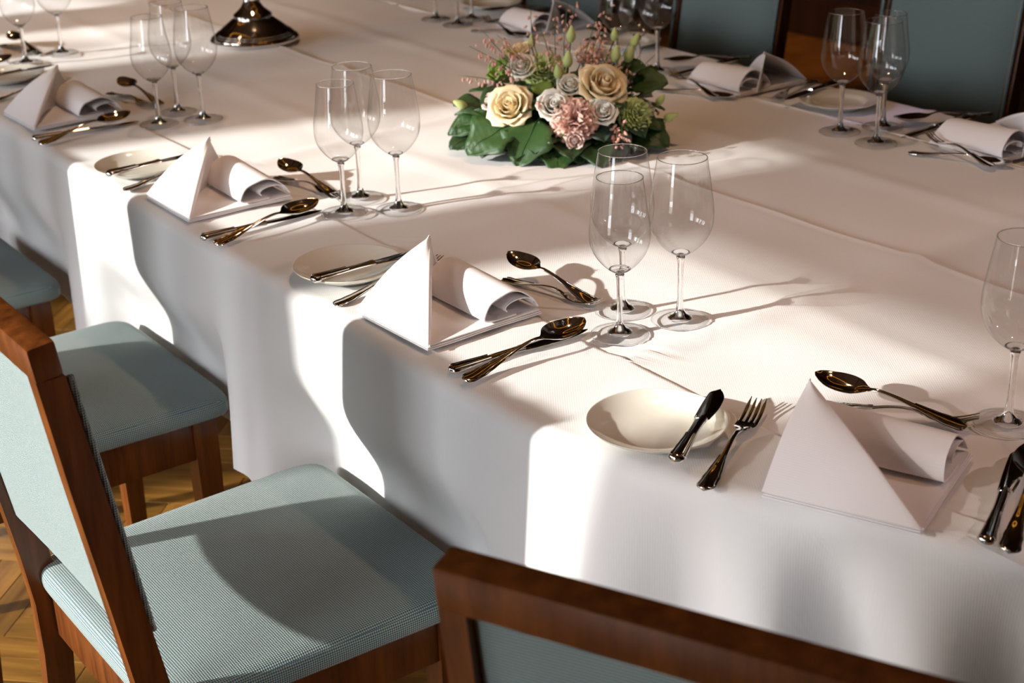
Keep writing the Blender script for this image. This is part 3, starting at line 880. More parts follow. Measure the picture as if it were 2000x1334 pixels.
for k, (e, a) in enumerate((((0.362, 1.603), -21), ((-0.010, 2.049), -42), ((-0.409, 2.583), -44), ((-0.853, 3.226), -45), ((-1.245, 3.776), -46))):
    put(T_DFORK, e[0], e[1], a, ['dessert fork above the nearest napkin, tines touching a glass foot', 'dessert fork under the dessert spoon by the middle sunlit napkin', 'dessert fork under the spoon by the left sunlit napkin', 'dessert fork under the spoon above the shaded upper-left napkin', 'dessert fork under the spoon at the left edge'][k], 'fork')
for k, (e, a) in enumerate((((0.455, 1.275), 63.5), ((-0.079, 1.725), 34.5), ((-0.482, 2.257), 35.8), ((-0.918, 2.872), 32.0), ((-1.30, 3.41), 33))):
    put(T_KNIFE, e[0], e[1], a, ['dinner knife at the right edge of the photo, right of the nearest napkin', 'dinner knife right of the middle sunlit napkin, next to a soup spoon', 'dinner knife right of the left sunlit napkin, next to a soup spoon', 'dinner knife in front of the shaded upper-left napkin', 'dinner knife at the left edge, only its tip showing'][k], 'knife')
for k, (e, a) in enumerate((((0.471, 1.256), 65.0), ((-0.061, 1.694), 42.5), ((-0.455, 2.224), 47.0), ((-0.892, 2.830), 48), ((-1.272, 3.372), 55))):
    put(T_SPOON, e[0], e[1], a, ['soup spoon cut by the right edge of the photo beside a knife', 'soup spoon right of the middle sunlit napkin, bowl pointing at the glasses', 'soup spoon right of the left sunlit napkin, dull speckled bowl', 'soup spoon in front of the shaded upper-left napkin beside a knife', 'soup spoon at the left edge, blue-grey bowl tip showing'][k], 'spoon', 0.003, 3.2, 9)
# far side, turned round
put(T_DSPOON, 0.323, 3.150, -33, 'dessert spoon right of the flowers on the far side, bowl pointing right', 'spoon', 0.0, 0)
put(T_DSPOON, 0.721, 2.628, -33, 'dessert spoon at the right edge in front of the far right napkin', 'spoon', 0.0, 0)
put(T_DSPOON, -0.077, 3.795, -33, 'dessert spoon left of the far napkin behind the flowers', 'spoon', 0.0, 0)
put(T_DFORK, 0.432, 3.045, 115, 'dessert fork right of the flowers lying over a spoon', 'fork', 0.004, 4.0)
put(T_DFORK, 0.838, 2.515, 115, 'dessert fork at the right edge crossing over a spoon', 'fork', 0.004, 4.0)
put(T_DFORK, 0.030, 3.690, 115, 'dessert fork behind the flowers, tines toward the top left', 'fork', 0.004, 4.0)
put(T_SPOON, 0.560, 3.395, 194, 'soup spoon on the far side left of the far rolled napkin', 'spoon', 0.004, 1.5)
put(T_SPOON, 0.945, 2.870, 194, 'soup spoon left of the far right napkin on the lilac light patch', 'spoon', 0.004, 1.5)
put(T_SPOON, 0.150, 4.055, 196, 'soup spoon at the top by the far napkin behind the flowers', 'spoon', 0.004, 1.5)
put(T_KNIFE, 0.530, 3.378, 217.4, 'dinner knife on the far side pointing at a glass foot beyond the flowers', 'knife')
put(T_KNIFE, 0.908, 2.868, 217, 'dinner knife left of the far right napkin under a soup spoon', 'knife')
put(T_KNIFE, 0.128, 4.030, 216, 'dinner knife at the top by the far napkin behind the flowers', 'knife')
put(T_BKNIFE, 0.700, 3.105, 222, 'butter knife across the rimmed plate by the far edge', 'knife', 0.0155, 0.0)
put(T_BKNIFE, 0.330, 3.710, 222, 'butter knife across the rimmed plate beyond the flowers', 'knife', 0.0155, 0.0)
put(T_FORK, 0.665, 3.185, 232, 'dinner fork at the far edge between the napkin and the rimmed plate', 'fork')

# ------------------------------------------------------------------ napkins (local: x along the table edge, y away from the seat)


def make_napkin():
    e = empty('folded_napkin'); th = 0.0016
    # square base of three folded layers
    bs = MB()
    for q in range(3):
        z = 0.0016 + q * 0.0021; ins = 0.0012 * q
        g = []
        for i in range(13):
            row = []
            for j in range(13):
                x = ins + (0.168 - 2 * ins) * i / 12; y = ins + (0.190 - 2 * ins) * j / 12
                row.append((x, y, z + 0.0006 * sin(i * 0.9 + q) * sin(j * 0.7)))
            g.append(row)
        bs.sheet([r[::-1] for r in g][::-1] if False else g, -0.0016)
    b0 = bs.build('base', M_NAP, e); auto(b0, 60)
    # flap: front layer lifted from the front edge, its right half folded down along the diagonal
    P = Vector((0.0, 0.128, 0.083)); A = Vector((0.0, 0.0, 0.0085)); B = Vector((0.168, 0.0, 0.0085))
    fl_ = MB(); n = 18; g = []
    for i in range(n + 1):
        t = i / n; row = []
        for j in range(n + 1):
            s = j / n
            a = A.lerp(P, s); b = B.lerp(P, s * 0.985); p = a.lerp(b, t)
            bow = 0.010 * sin(pi * s) * (1 - 0.6 * t) + 0.004 * sin(pi * t) * s
            p = p + Vector((0, -0.35, 0.9)) * bow; row.append(p)
        g.append(row)
    # fold round the diagonal edge and come back underneath
    last = g[-1]; back = []
    for (dx, dz) in ((0.0022, -0.0006), (0.0034, -0.0030), (0.0028, -0.0056), (0.0004, -0.0072), (-0.012, -0.0088)):
        row = []
        for j, p in enumerate(last):
            s = j / n; k = 0.35 + 0.9 * sin(pi * min(1, s * 0.9 + 0.12)); row.append(Vector((p.x + dx * k, p.y + abs(dz) * 0.45 * k + max(0, dx) * 0.3, max(0.0075, p.z + dz * k))))
        back.append(row)
    # and the sheet drops behind to the base
    for q in (0.3, 0.6, 0.85, 1.0):
        row = []
        for j, p in enumerate(back[4]):
            tgt = Vector((p.x - 0.010 - 0.016 * (1 - abs(2 * j / n - 1)), min(0.165, p.y + 0.030 * (j / n)), 0.0085)); row.append(p.lerp(tgt, q))
        back.append(row)
    fl_.sheet([r for r in (g + back)], 0.0016); f0 = fl_.build('raised_flap', M_NAP, e); auto(f0, 75)
    # roll along the back: an open loop of cloth, its right end seen from the seat
    def loop(x, t):
        hgt = 0.050 - 0.008 * t; y0 = 0.098 + 0.004 * (1 - t)
        ctl = [(0.150, 0.0085), (0.128, 0.0082), (0.110, 0.0092), (y0, 0.0125), (y0 + 0.001, 0.020), (y0 + 0.012, 0.033 + 0.002 * (1 - t)), (y0 + 0.030, hgt - 0.003), (0.148, hgt), (0.165, hgt - 0.005), (0.181, hgt - 0.018), (0.1885, hgt - 0.030), (0.189, 0.010)]
        pts = []
        for k in range(len(ctl) - 1):
            p0_, p1, p2, p3 = ctl[max(k - 1, 0)], ctl[k], ctl[k + 1], ctl[min(k + 2, len(ctl) - 1)]
            for i in range(4):
                tt = i / 4
                f = lambda c: 0.5 * ((2 * p1[c]) + (-p0_[c] + p2[c]) * tt + (2 * p0_[c] - 5 * p1[c] + 4 * p2[c] - p3[c]) * tt * tt + (-p0_[c] + 3 * p1[c] - 3 * p2[c] + p3[c]) * tt ** 3)
                pts.append((f(0), f(1)))
        pts.append(ctl[-1]); return [(x, y, z) for (y, z) in pts]
    g = []
    for k in range(15):
        t = k / 14; x = 0.004 + 0.160 * t; row = loop(x, t)
        row = [(px + 0.020 * (pz / 0.05) * (t - 0.45) * (-0.75), py, pz) for (px, py, pz) in row]; g.append(row)
    rl = MB(); rl.sheet(g, 0.0018); r0 = rl.build('roll', M_NAP, e); auto(r0, 75)
    # inner turn of the roll
    g = []
    for k in range(15):
        t = k / 14; x = 0.006 + 0.153 * t; row = []
        for i in range(17):
            q = -0.35 + i / 16 * 4.0
            row.append((x, 0.158 + 0.024 * cos(q) , 0.0195 + 0.0095 * sin(q) + 0.004 * (1 - t)))
        g.append(row)
    it = MB(); it.sheet([r[::-1] for r in g], 0.0014); auto(it.build('inner_turn', M_NAP, e), 75)
    return e


T_NAP = make_napkin()
for (x, y, a, lab) in ((0.255, 1.388, -31.5, 'large shaded napkin at lower right, nearest the camera, triangular flap up'),
                       (-0.211, 1.925, -52.5, 'sunlit napkin in the middle of the near side, peak beside a fork'),
                       (-0.614, 2.480, -54.7, 'sunlit napkin on the near side at left, before the first sunny cloth strip'),
                       (-1.030, 3.070, -53.7, 'shaded napkin at upper left on the near side'),
                       (0.642, 3.172, 124.5, 'rolled napkin on the far side in front of the middle far chair'),
                       (1.025, 2.655, 124.0, 'rolled napkin cut by the right edge on the far side'),
                       (0.236, 3.812, 120.5, 'rolled napkin on the far side behind the flowers'),
                       (-1.452, 3.672, -53.7, 'shaded napkin touching the left edge of the photo')):
    ca, sa = cos(radians(a)), sin(radians(a)); zz = max(tz(x + ca * p - sa * q, y + sa * p + ca * q) for p in (0, 0.08, 0.165) for q in (0.02, 0.1, 0.19))
    c = first_or_copy(T_NAP); c.location = (x, y, zz + 0.0006); c.rotation_euler = (0, 0, radians(a)); tag(c, lab, 'napkin', 'folded white napkins')

# ------------------------------------------------------------------ wine glasses


def make_glass(big):
    e = empty('wine_glass')
    if big:
        bowl = [(0.0002, 0.0915), (0.0075, 0.0935), (0.0180, 0.1000), (0.0275, 0.1090), (0.0348, 0.119), (0.0396, 0.129), (0.0418, 0.139), (0.0424, 0.151), (0.0414, 0.166), (0.0393, 0.180), (0.0368, 0.198), (0.0345, 0.212), (0.0324, 0.2255)]
        st = 0.0935
    else:
        bowl = [(0.0002, 0.0855), (0.0072, 0.0875), (0.0168, 0.0940), (0.0258, 0.103), (0.0328, 0.113), (0.0374, 0.123), (0.0394, 0.134), (0.0396, 0.146), (0.0380, 0.160), (0.0350, 0.176), (0.0325, 0.196), (0.0298, 0.2155)]
        st = 0.0875
    B = []
    for k in range(len(bowl) - 1):
        p0_, p1, p2, p3 = bowl[max(k - 1, 0)], bowl[k], bowl[k + 1], bowl[min(k + 2, len(bowl) - 1)]
        for i in range(4):
            t = i / 4
            f = lambda c: 0.5 * ((2 * p1[c]) + (-p0_[c] + p2[c]) * t + (2 * p0_[c] - 5 * p1[c] + 4 * p2[c] - p3[c]) * t * t + (-p0_[c] + 3 * p1[c] - 3 * p2[c] + p3[c]) * t ** 3)
            B.append((f(0), f(1)))
    B.append(bowl[-1])
    inner = [(max(0, r - (0.0009 if i > 8 else 0.0016)), z + (0.0006 if i < 8 else 0)) for i, (r, z) in enumerate(B)]
    ks = next(i for i, q in enumerate(B) if q[0] > 0.0125)
    outer = B[:ks + 1]; thk = [0.0062 * (1 - i / ks) ** 1.5 + 0.0011 for i in range(ks + 1)]
    inn = [(max(0.0, r - t_ * 0.75), z + t_ * 0.75) for (r, z), t_ in zip(outer, thk)]
    inn = [q for q in inn if q[0] > 0.003]
    mb = MB(); mb.lathe(outer + inn[::-1] + [(0.0, inn[0][1])], 56); mb.build('bowl_base', M_SOLID, e)
    mb = MB(); mb.lathe(B[ks:], 56); mb.build('bowl', M_GLASS, e)
    rr, rz_ = B[-1]; rm = MB(); rm.lathe([(rr - 0.0004 + 0.0007 * cos(q * pi / 4), rz_ + 0.0007 * sin(q * pi / 4)) for q in range(8)], 56, True); rm.build('rim', M_SOLID, e)
    # solid stem with a thick bowl bottom and flared base
    sp = [(0, st - 0.0024), (0.0052, st - 0.0022), (0.0060, st - 0.003), (0.0050, st - 0.0065), (0.0043, st - 0.011), (0.0039, st - 0.020), (0.0036, st - 0.04), (0.0038, 0.034), (0.0046, 0.022), (0.0060, 0.0145), (0.0086, 0.0095), (0.0125, 0.0066), (0.0165, 0.0049), (0.0165, 0.0030), (0, 0.0030)]
    mb = MB(); mb.lathe(sp, 32); mb.build('stem', M_SOLID, e)
    ft = [(0.0120, 0.0071), (0.0165, 0.0055), (0.022, 0.0042), (0.029, 0.0031), (0.0350, 0.0025), (0.0378, 0.0022)]
    mb = MB(); mb.lathe(ft, 56); mb.build('foot', M_GLASS, e)
    rm = MB(); rm.lathe([(0.0379 + 0.0009 * cos(q * pi / 4), 0.0013 + 0.0010 * sin(q * pi / 4)) for q in range(8)], 56, True); rm.build('foot_rim', M_SOLID, e)
    return e


T_BIG, T_SMALL = make_glass(True), make_glass(False)
G = [(T_SMALL, 0.142, 1.837, 'smaller front wine glass of the tall sunlit trio right of the flowers'), (T_BIG, 0.152, 1.921, 'large wine glass directly behind the smaller one in the sunlit trio, before the flowers'),
     (T_BIG, 0.225, 1.874, 'large wine glass standing at right of the sunlit trio with a long shadow'),
     (T_SMALL, -0.267, 2.370, 'smaller front wine glass of the trio left of the flowers'), (T_BIG, -0.247, 2.453, 'large rear wine glass of the trio left of the flowers'), (T_BIG, -0.179, 2.389, 'large right wine glass of the trio left of the flowers'),
     (T_SMALL, -0.691, 2.971, 'smaller front wine glass of the shaded trio near the candlestick'), (T_BIG, -0.673, 3.072, 'large rear wine glass of the shaded trio near the candlestick'), (T_BIG, -0.607, 2.996, 'large right wine glass of the shaded trio near the candlestick'),
     (T_SMALL, -1.118, 3.545, 'front wine glass of the pair at the upper left corner'), (T_BIG, -1.058, 3.640, 'rear wine glass of the pair at the upper left corner'),
     (T_BIG, 0.628, 2.772, 'left wine glass of the far trio at right, dark wood behind it'), (T_BIG, 0.680, 2.701, 'front wine glass of the far trio at right'), (T_SMALL, 0.714, 2.794, 'smaller rear wine glass of the far trio at right, against the blue chair'),
     (T_BIG, 0.562, 1.548, 'large wine glass cut by the right edge of the photo'),
     (T_BIG, 0.338, 3.302, 'right wine glass of the far trio behind the flowers'), (T_BIG, 0.290, 3.225, 'middle wine glass of the far trio behind the flowers'), (T_SMALL, 0.250, 3.330, 'left wine glass of the far trio behind the flowers'),
     (T_BIG, -0.171, 3.957, 'left glass foot of the trio at the top edge'), (T_BIG, -0.113, 3.877, 'front glass foot of the trio at the top edge'), (T_SMALL, -0.078, 3.963, 'right glass foot of the trio at the top edge')]
for (T, x, y, lab) in G:
    c = first_or_copy(T); c.location = (x, y, max(tz(x + 0.036 * cos(q), y + 0.036 * sin(q)) for q in range(7)) + 0.0008); c.rotation_euler = (0, 0, random.uniform(0, 6)); tag(c, lab, 'glass', 'wine glasses on the table')

# ------------------------------------------------------------------ candlestick
ce_ = empty('candlestick', (-0.610, 3.745, tz(-0.61, 3.745) + 0.001)); tag(ce_, 'polished silver candlestick with a wide stepped round base', 'candlestick')
mb = MB(); mb.lathe([(0, 0.0), (0.104, 0.0), (0.109, 0.003), (0.109, 0.007), (0.106, 0.0105), (0.100, 0.0110), (0.1015, 0.0140), (0.0985, 0.0160), (0.0945, 0.0160), (0.0960, 0.0190), (0.0930, 0.0210), (0.0890, 0.0210), (0.0905, 0.0240), (0.0870, 0.0260), (0.0840, 0.0270), (0.072, 0.038), (0.060, 0.047), (0.051, 0.054), (0.0455, 0.057)], 64); auto(mb.build('base', M_SILVER, ce_), 40)
mb = MB(); mb.lathe([(0.0455, 0.057), (0.0475, 0.061), (0.046, 0.066), (0.038, 0.072), (0.028, 0.081), (0.0215, 0.092), (0.019, 0.10)], 48); auto(mb.build('collar', M_SILVER, ce_), 40)
mb = MB(); mb.lathe([(0.019, 0.10), (0.018, 0.13), (0.0165, 0.20), (0.022, 0.225), (0.028, 0.235), (0.022, 0.245), (0.016, 0.26), (0.015, 0.34), (0.022, 0.36), (0.026, 0.375), (0.022, 0.39), (0.022, 0.42), (0.014, 0.42), (0, 0.40)], 32); auto(mb.build('stem', M_SILVER, ce_), 40)

# ------------------------------------------------------------------ flower arrangement
M_ROSE = petalmat('cream_rose', (0.88, 0.70, 0.40, 1), (0.93, 0.82, 0.58, 1)); M_WHITE = petalmat('white_lisianthus', (0.86, 0.83, 0.74, 1), (0.92, 0.90, 0.85, 1))
M_PINK = petalmat('pink_carnation', (0.72, 0.42, 0.35, 1), (0.80, 0.56, 0.47, 1)); M_PALEPINK = petalmat('pale_pink', (0.74, 0.52, 0.47, 1), (0.82, 0.66, 0.60, 1))
M_GREENF = petalmat('green_carnation', (0.44, 0.54, 0.14, 1), (0.68, 0.74, 0.38, 1)); M_TULIP = petalmat('green_parrot_tulip', (0.18, 0.32, 0.03, 1), (0.50, 0.62, 0.20, 1))
M_BUD = petalmat('green_white_bud', (0.36, 0.46, 0.09, 1), (0.70, 0.74, 0.36, 1)); M_BLOS = petalmat('salmon_blossom', (0.70, 0.34, 0.27, 1), (0.82, 0.52, 0.42, 1))
M_IVY = leafmat('dark_ivy_leaf', (0.010, 0.035, 0.008, 1), (0.040, 0.095, 0.020, 1)); M_EUC = leafmat('bluish_leaf', (0.025, 0.060, 0.045, 1), (0.06, 0.11, 0.07, 1)); M_LIME = leafmat('fresh_green_leaf', (0.07, 0.15, 0.02, 1), (0.16, 0.26, 0.05, 1))
M_MID = leafmat('mid_green_leaf', (0.018, 0.055, 0.011, 1), (0.045, 0.105, 0.024, 1), 0.38)
M_STEM = plain('green_stem', (0.07, 0.12, 0.03, 1), 0.5); M_TWIG = plain('dark_twig', (0.05, 0.03, 0.02, 1), 0.6)
BC_ = Vector((0.105, 2.79, 0)); BZ = tz(0.105, 2.79)
fa = empty('flower_arrangement', (BC_.x, BC_.y, BZ)); tag(fa, 'low round arrangement of cream roses, white lisianthus, pink carnation and dark leaves', 'flowers')


def frame_for(nrm, spin=0.0):
    z = Vector(nrm).normalized(); a = Vector((0, 0, 1)) if abs(z.z) < 0.95 else Vector((1, 0, 0)); x = a.cross(z).normalized(); y = z.cross(x)
    R = Matrix((x, y, z)).transposed() @ Matrix.Rotation(spin, 3, 'Z'); return R


def petal(ang, rb, rt, h, wid, curl, th0, ruffle=0.0, seed=0):
    """cupped petal standing on the flower axis (z); rb base radius, rt top radius"""
    rnd = random.Random(seed); ph = rnd.uniform(0, 6); g = []
    for i in range(9):
        s = i / 8; row = []
        for j in range(9):
            t = j / 8 * 2 - 1
            w_ = wid * (0.35 + 0.65 * sin(min(1, s * 1.25) * pi / 2)) * (1 - 0.75 * max(0, (s - 0.72) / 0.28) ** 2)
            a = ang + t * w_; r = rb + (rt - rb) * s ** 1.1 + curl * max(0, s - 0.65) ** 2 * 6 + ruffle * sin(t * 9 + ph) * s + 0.10 * rt * t * t * s * (1 if curl > 0 else 0.2)
            z = h * (s ** 0.85) * (1 - 0.10 * t * t * s) - abs(curl) * max(0, s - 0.8) * 2.0 + ruffle * 0.6 * cos(t * 7 + ph) * s
            row.append((r * cos(a), r * sin(a), z))
        g.append(row)
    mb = MB(); mb.sheet(g, th0); return mb


def rose(name, pos, nrm, R, mat, layers, petal_name='petal', ruffle=0.0):
    Rm = frame_for(nrm, random.uniform(0, 6)); c = MB()
    # tight spiral heart
    g = []
    for i in range(70):
        q = i / 69; a = q * 4.2 * pi; r = R * (0.05 + 0.27 * q); row = []
        for j in range(5):
            s = j / 4; row.append((r * (0.75 + 0.30 * s) * cos(a), r * (0.75 + 0.30 * s) * sin(a), R * (0.15 + (0.98 - 0.22 * q) * s)))
        g.append(row)
    c.sheet(g, 0.0007)
    c.lathe([(0, -R * 0.55), (R * 0.25, -R * 0.45), (R * 0.42, -R * 0.1), (R * 0.40, R * 0.25), (0, R * 0.35)], 16)
    o = c.build(name, mat, fa); o.matrix_local = Matrix.Translation(Vector(pos)) @ Rm.to_4x4()
    for li, (n, rb, rt, h, wid, curl) in enumerate(layers):
        for k in range(n):
            p = petal(2 * pi * k / n + li * 0.9 + random.uniform(-0.15, 0.15), R * rb, R * rt, R * h * random.uniform(0.93, 1.06), wid, R * curl, 0.0008, R * ruffle, random.random())
            for v in p.v: v.z -= R * 0.1
            p.build(petal_name, mat, o)
    return o


def carnation(name, pos, nrm, R, mat):
    Rm = frame_for(nrm, random.uniform(0, 6)); mb = MB()
    for li in range(7):
        n = 9 - li; tilt = 0.15 + 1.25 * (1 - li / 6.5)
        for k in range(n):
            a0 = 2 * pi * k / n + li * 0.7 + random.uniform(-0.2, 0.2); ph = random.uniform(0, 6); g = []; ln = R * random.uniform(0.92, 1.08)
            for i in range(6):
                s = i / 5; row = []
                for j in range(9):
                    t = j / 8 * 2 - 1; w_ = (0.2 + 0.8 * s) * 3.0 / n ** 0.5
                    rr = ln * s * sin(tilt) + R * 0.05; zz = ln * s * cos(tilt) * 0.85
                    wav = R * 0.17 * s * s * sin(t * 9 + ph); x, y = rr * cos(a0 + t * w_ * 0.6), rr * sin(a0 + t * w_ * 0.6)
                    row.append((x + wav * cos(a0) * cos(tilt), y + wav * sin(a0) * cos(tilt), zz + wav * sin(tilt) - 0.1 * R + (R * 0.06 * sin(t * 17 + ph) * s ** 3)))
                g.append(row)
            mb.sheet(g, 0.0006)
    mb.lathe([(0, -R * 0.6), (R * 0.2, -R * 0.5), (R * 0.3, 0), (0, R * 0.2)], 12)
    o = mb.build(name, mat, fa); o.matrix_local = Matrix.Translation(Vector(pos)) @ Rm.to_4x4(); return o


def loc(x, y, z): return Vector((x - BC_.x, y - BC_.y, z))


def outn(p, up=0.5): q = Vector((p.x / 0.185, p.y / 0.165, p.z / 0.135)); q.normalize(); return Vector((q.x, q.y - 0.25, q.z + up))


for (x, y, z, R, nr) in ((0.013, 2.690, 0.088, 0.035, (-0.25, -0.75, 0.62)), (0.175, 2.712, 0.112, 0.039, (0.25, -0.62, 0.75))):
    rose('rose', loc(x, y, z), nr, R, M_ROSE, [(3, 0.34, 0.50, 1.12, 1.15, -0.01), (3, 0.44, 0.70, 1.10, 1.05, 0.03), (4, 0.52, 0.92, 0.95, 0.95, 0.16), (4, 0.58, 1.06, 0.70, 0.85, 0.26)])
LIS = [(0.087, 2.668, 0.094, 0.027, (0.0, -0.75, 0.6)), (0.173, 2.666, 0.081, 0.025, (0.15, -0.7, 0.62)), (0.119, 2.715, 0.117, 0.022, (0.0, -0.6, 0.8)), (0.036, 2.800, 0.134, 0.025, (-0.15, -0.65, 0.75)), (0.193, 2.805, 0.142, 0.023, (0.15, -0.6, 0.8))]
for (x, y, z, R, nr) in LIS: rose('lisianthus', loc(x, y, z), nr, R, M_WHITE, [(3, 0.34, 0.55, 1.02, 1.15, 0.0), (4, 0.46, 0.78, 0.96, 1.0, 0.05), (5, 0.54, 1.02, 0.78, 0.88, 0.14)], 'petal', 0.008)
for (x, y, z, R, nr, m) in ((0.038, 2.85, 0.150, 0.024, (-0.3, -0.3, 0.9), M_ROSE), (0.161, 2.845, 0.142, 0.024, (0.1, -0.2, 1), M_ROSE), (0.261, 2.800, 0.082, 0.016, (0.7, -0.3, 0.6), M_WHITE), (0.262, 2.755, 0.062, 0.015, (0.8, -0.4, 0.4), M_WHITE), (-0.02, 2.74, 0.088, 0.019, (-0.7, -0.5, 0.5), M_PALEPINK), (0.123, 2.630, 0.046, 0.018, (0, -0.9, 0.1), M_PALEPINK), (-0.020, 2.82, 0.100, 0.016, (-0.6, -0.2, 0.7), M_PALEPINK)):
    rose('lisianthus', loc(x, y, z), nr, R, m, [(4, 0.40, 0.60, 0.98, 0.8, 0.02), (5, 0.52, 0.85, 0.9, 0.75, 0.08)], 'petal', 0.04)
carnation('carnation', loc(0.123, 2.655, 0.072), (0.0, -0.85, 0.5), 0.041, M_PINK)
carnation('carnation', loc(0.077, 2.800, 0.128), (-0.05, -0.6, 0.8), 0.037, M_GREENF)
rose('lisianthus', loc(0.150, 2.80, 0.148), (0.0, -0.5, 0.9), 0.021, M_WHITE, [(4, 0.40, 0.60, 0.98, 0.8, 0.02), (5, 0.52, 0.85, 0.9, 0.75, 0.08)], 'petal', 0.02)
carnation('carnation', loc(0.233, 2.690, 0.070), (0.5, -0.75, 0.4), 0.032, M_GREENF)
o = rose('tulip', loc(0.003, 2.82, 0.118), (-0.5, -0.45, 0.75), 0.026, M_TULIP, [(4, 0.5, 0.75, 1.3, 0.7, -0.02), (5, 0.62, 0.95, 1.25, 0.6, 0.03)], 'petal', 0.06)


def leaf_mesh(kind):
    g = []; n = 11
    for i in range(n):
        s = i / (n - 1); row = []
        if kind == 'ivy': w_ = 0.62 * (sin(pi * min(1, s * 0.92 + 0.05)) ** 0.75) * (1 - 0.35 * s) * (1 + 0.13 * sin(s * 15))
        elif kind == 'oval': w_ = 0.36 * sin(pi * min(0.985, s * 0.97 + 0.02)) ** 0.8
        else: w_ = 0.20 * sin(pi * min(0.985, s * 0.97 + 0.02)) ** 0.9
        for j in range(7):
            t = j / 6 * 2 - 1
            row.append((s, t * w_, 0.12 * abs(t) * w_ * 1.2 - 0.30 * s * s + 0.10 * s + 0.03 * sin(s * 11 + t * 4)))
        g.append(row)
    mb = MB(); mb.sheet(g, 0.012); mb.tube([(s / 10, 0, 0.008 + 0.1 * s / 10 - 0.30 * (s / 10) ** 2 + 0.03 * sin(s * 1.1)) for s in range(-2, 10)], [0.016 * (1 - k / 14) for k in range(12)], 5)
    return mb


LM = {}
for kd in ('ivy', 'oval', 'slim'):
    for mn, m in (('ivy', M_IVY), ('euc', M_EUC), ('lime', M_LIME), ('mid', M_MID)):
        mb = leaf_mesh(kd); me = bpy.data.meshes.new('leaf'); me.from_pydata([tuple(v) for v in mb.v], [], mb.f); me.materials.append(m)
        me.polygons.foreach_set('use_smooth', [True] * len(me.polygons)); me.update(); LM[kd, mn] = me


def leaf(pos, direction, nrm, size, kind='ivy', m='ivy'):
    x = Vector(direction).normalized(); z = Vector(nrm); z = (z - x * z.dot(x)).normalized(); y = z.cross(x)
    o = bpy.data.objects.new('leaf', LM[kind, m]); COL.objects.link(o); o.parent = fa
    o.matrix_local = Matrix.Translation(Vector(pos)) @ Matrix((x, y, z)).transposed().to_4x4() @ Matrix.Scale(size, 4); return o


# foliage: skirt of big leaves round the base, then leaves between the flowers
def skirt(az, r0, z0, dz, size, kind, m):
    d_ = Vector((cos(az), sin(az), dz)); p = Vector((cos(az) * r0 * 1.05, sin(az) * r0 * 0.9, z0)); leaf(p, d_, (cos(az) * 0.5, sin(az) * 0.5 , 0.85), size, kind, m)


for k in range(22): skirt(2 * pi * k / 22 + random.uniform(-0.1, 0.1), 0.135, 0.030 + random.uniform(-0.004, 0.012), -0.06, random.uniform(0.055, 0.08), 'ivy' if k % 3 else 'oval', 'ivy')
for k in range(20): skirt(2 * pi * (k + 0.5) / 20 + random.uniform(-0.12, 0.12), 0.125, 0.055 + random.uniform(-0.01, 0.012), -0.05, random.uniform(0.05, 0.078), 'oval' if k % 2 else 'ivy', 'ivy' if k % 4 else 'euc')
for k in range(16): skirt(2 * pi * k / 16 + random.uniform(-0.2, 0.2), 0.105, 0.085 + random.uniform(-0.01, 0.01), 0.25, random.uniform(0.05, 0.07), 'oval', 'ivy' if k % 3 else 'euc')
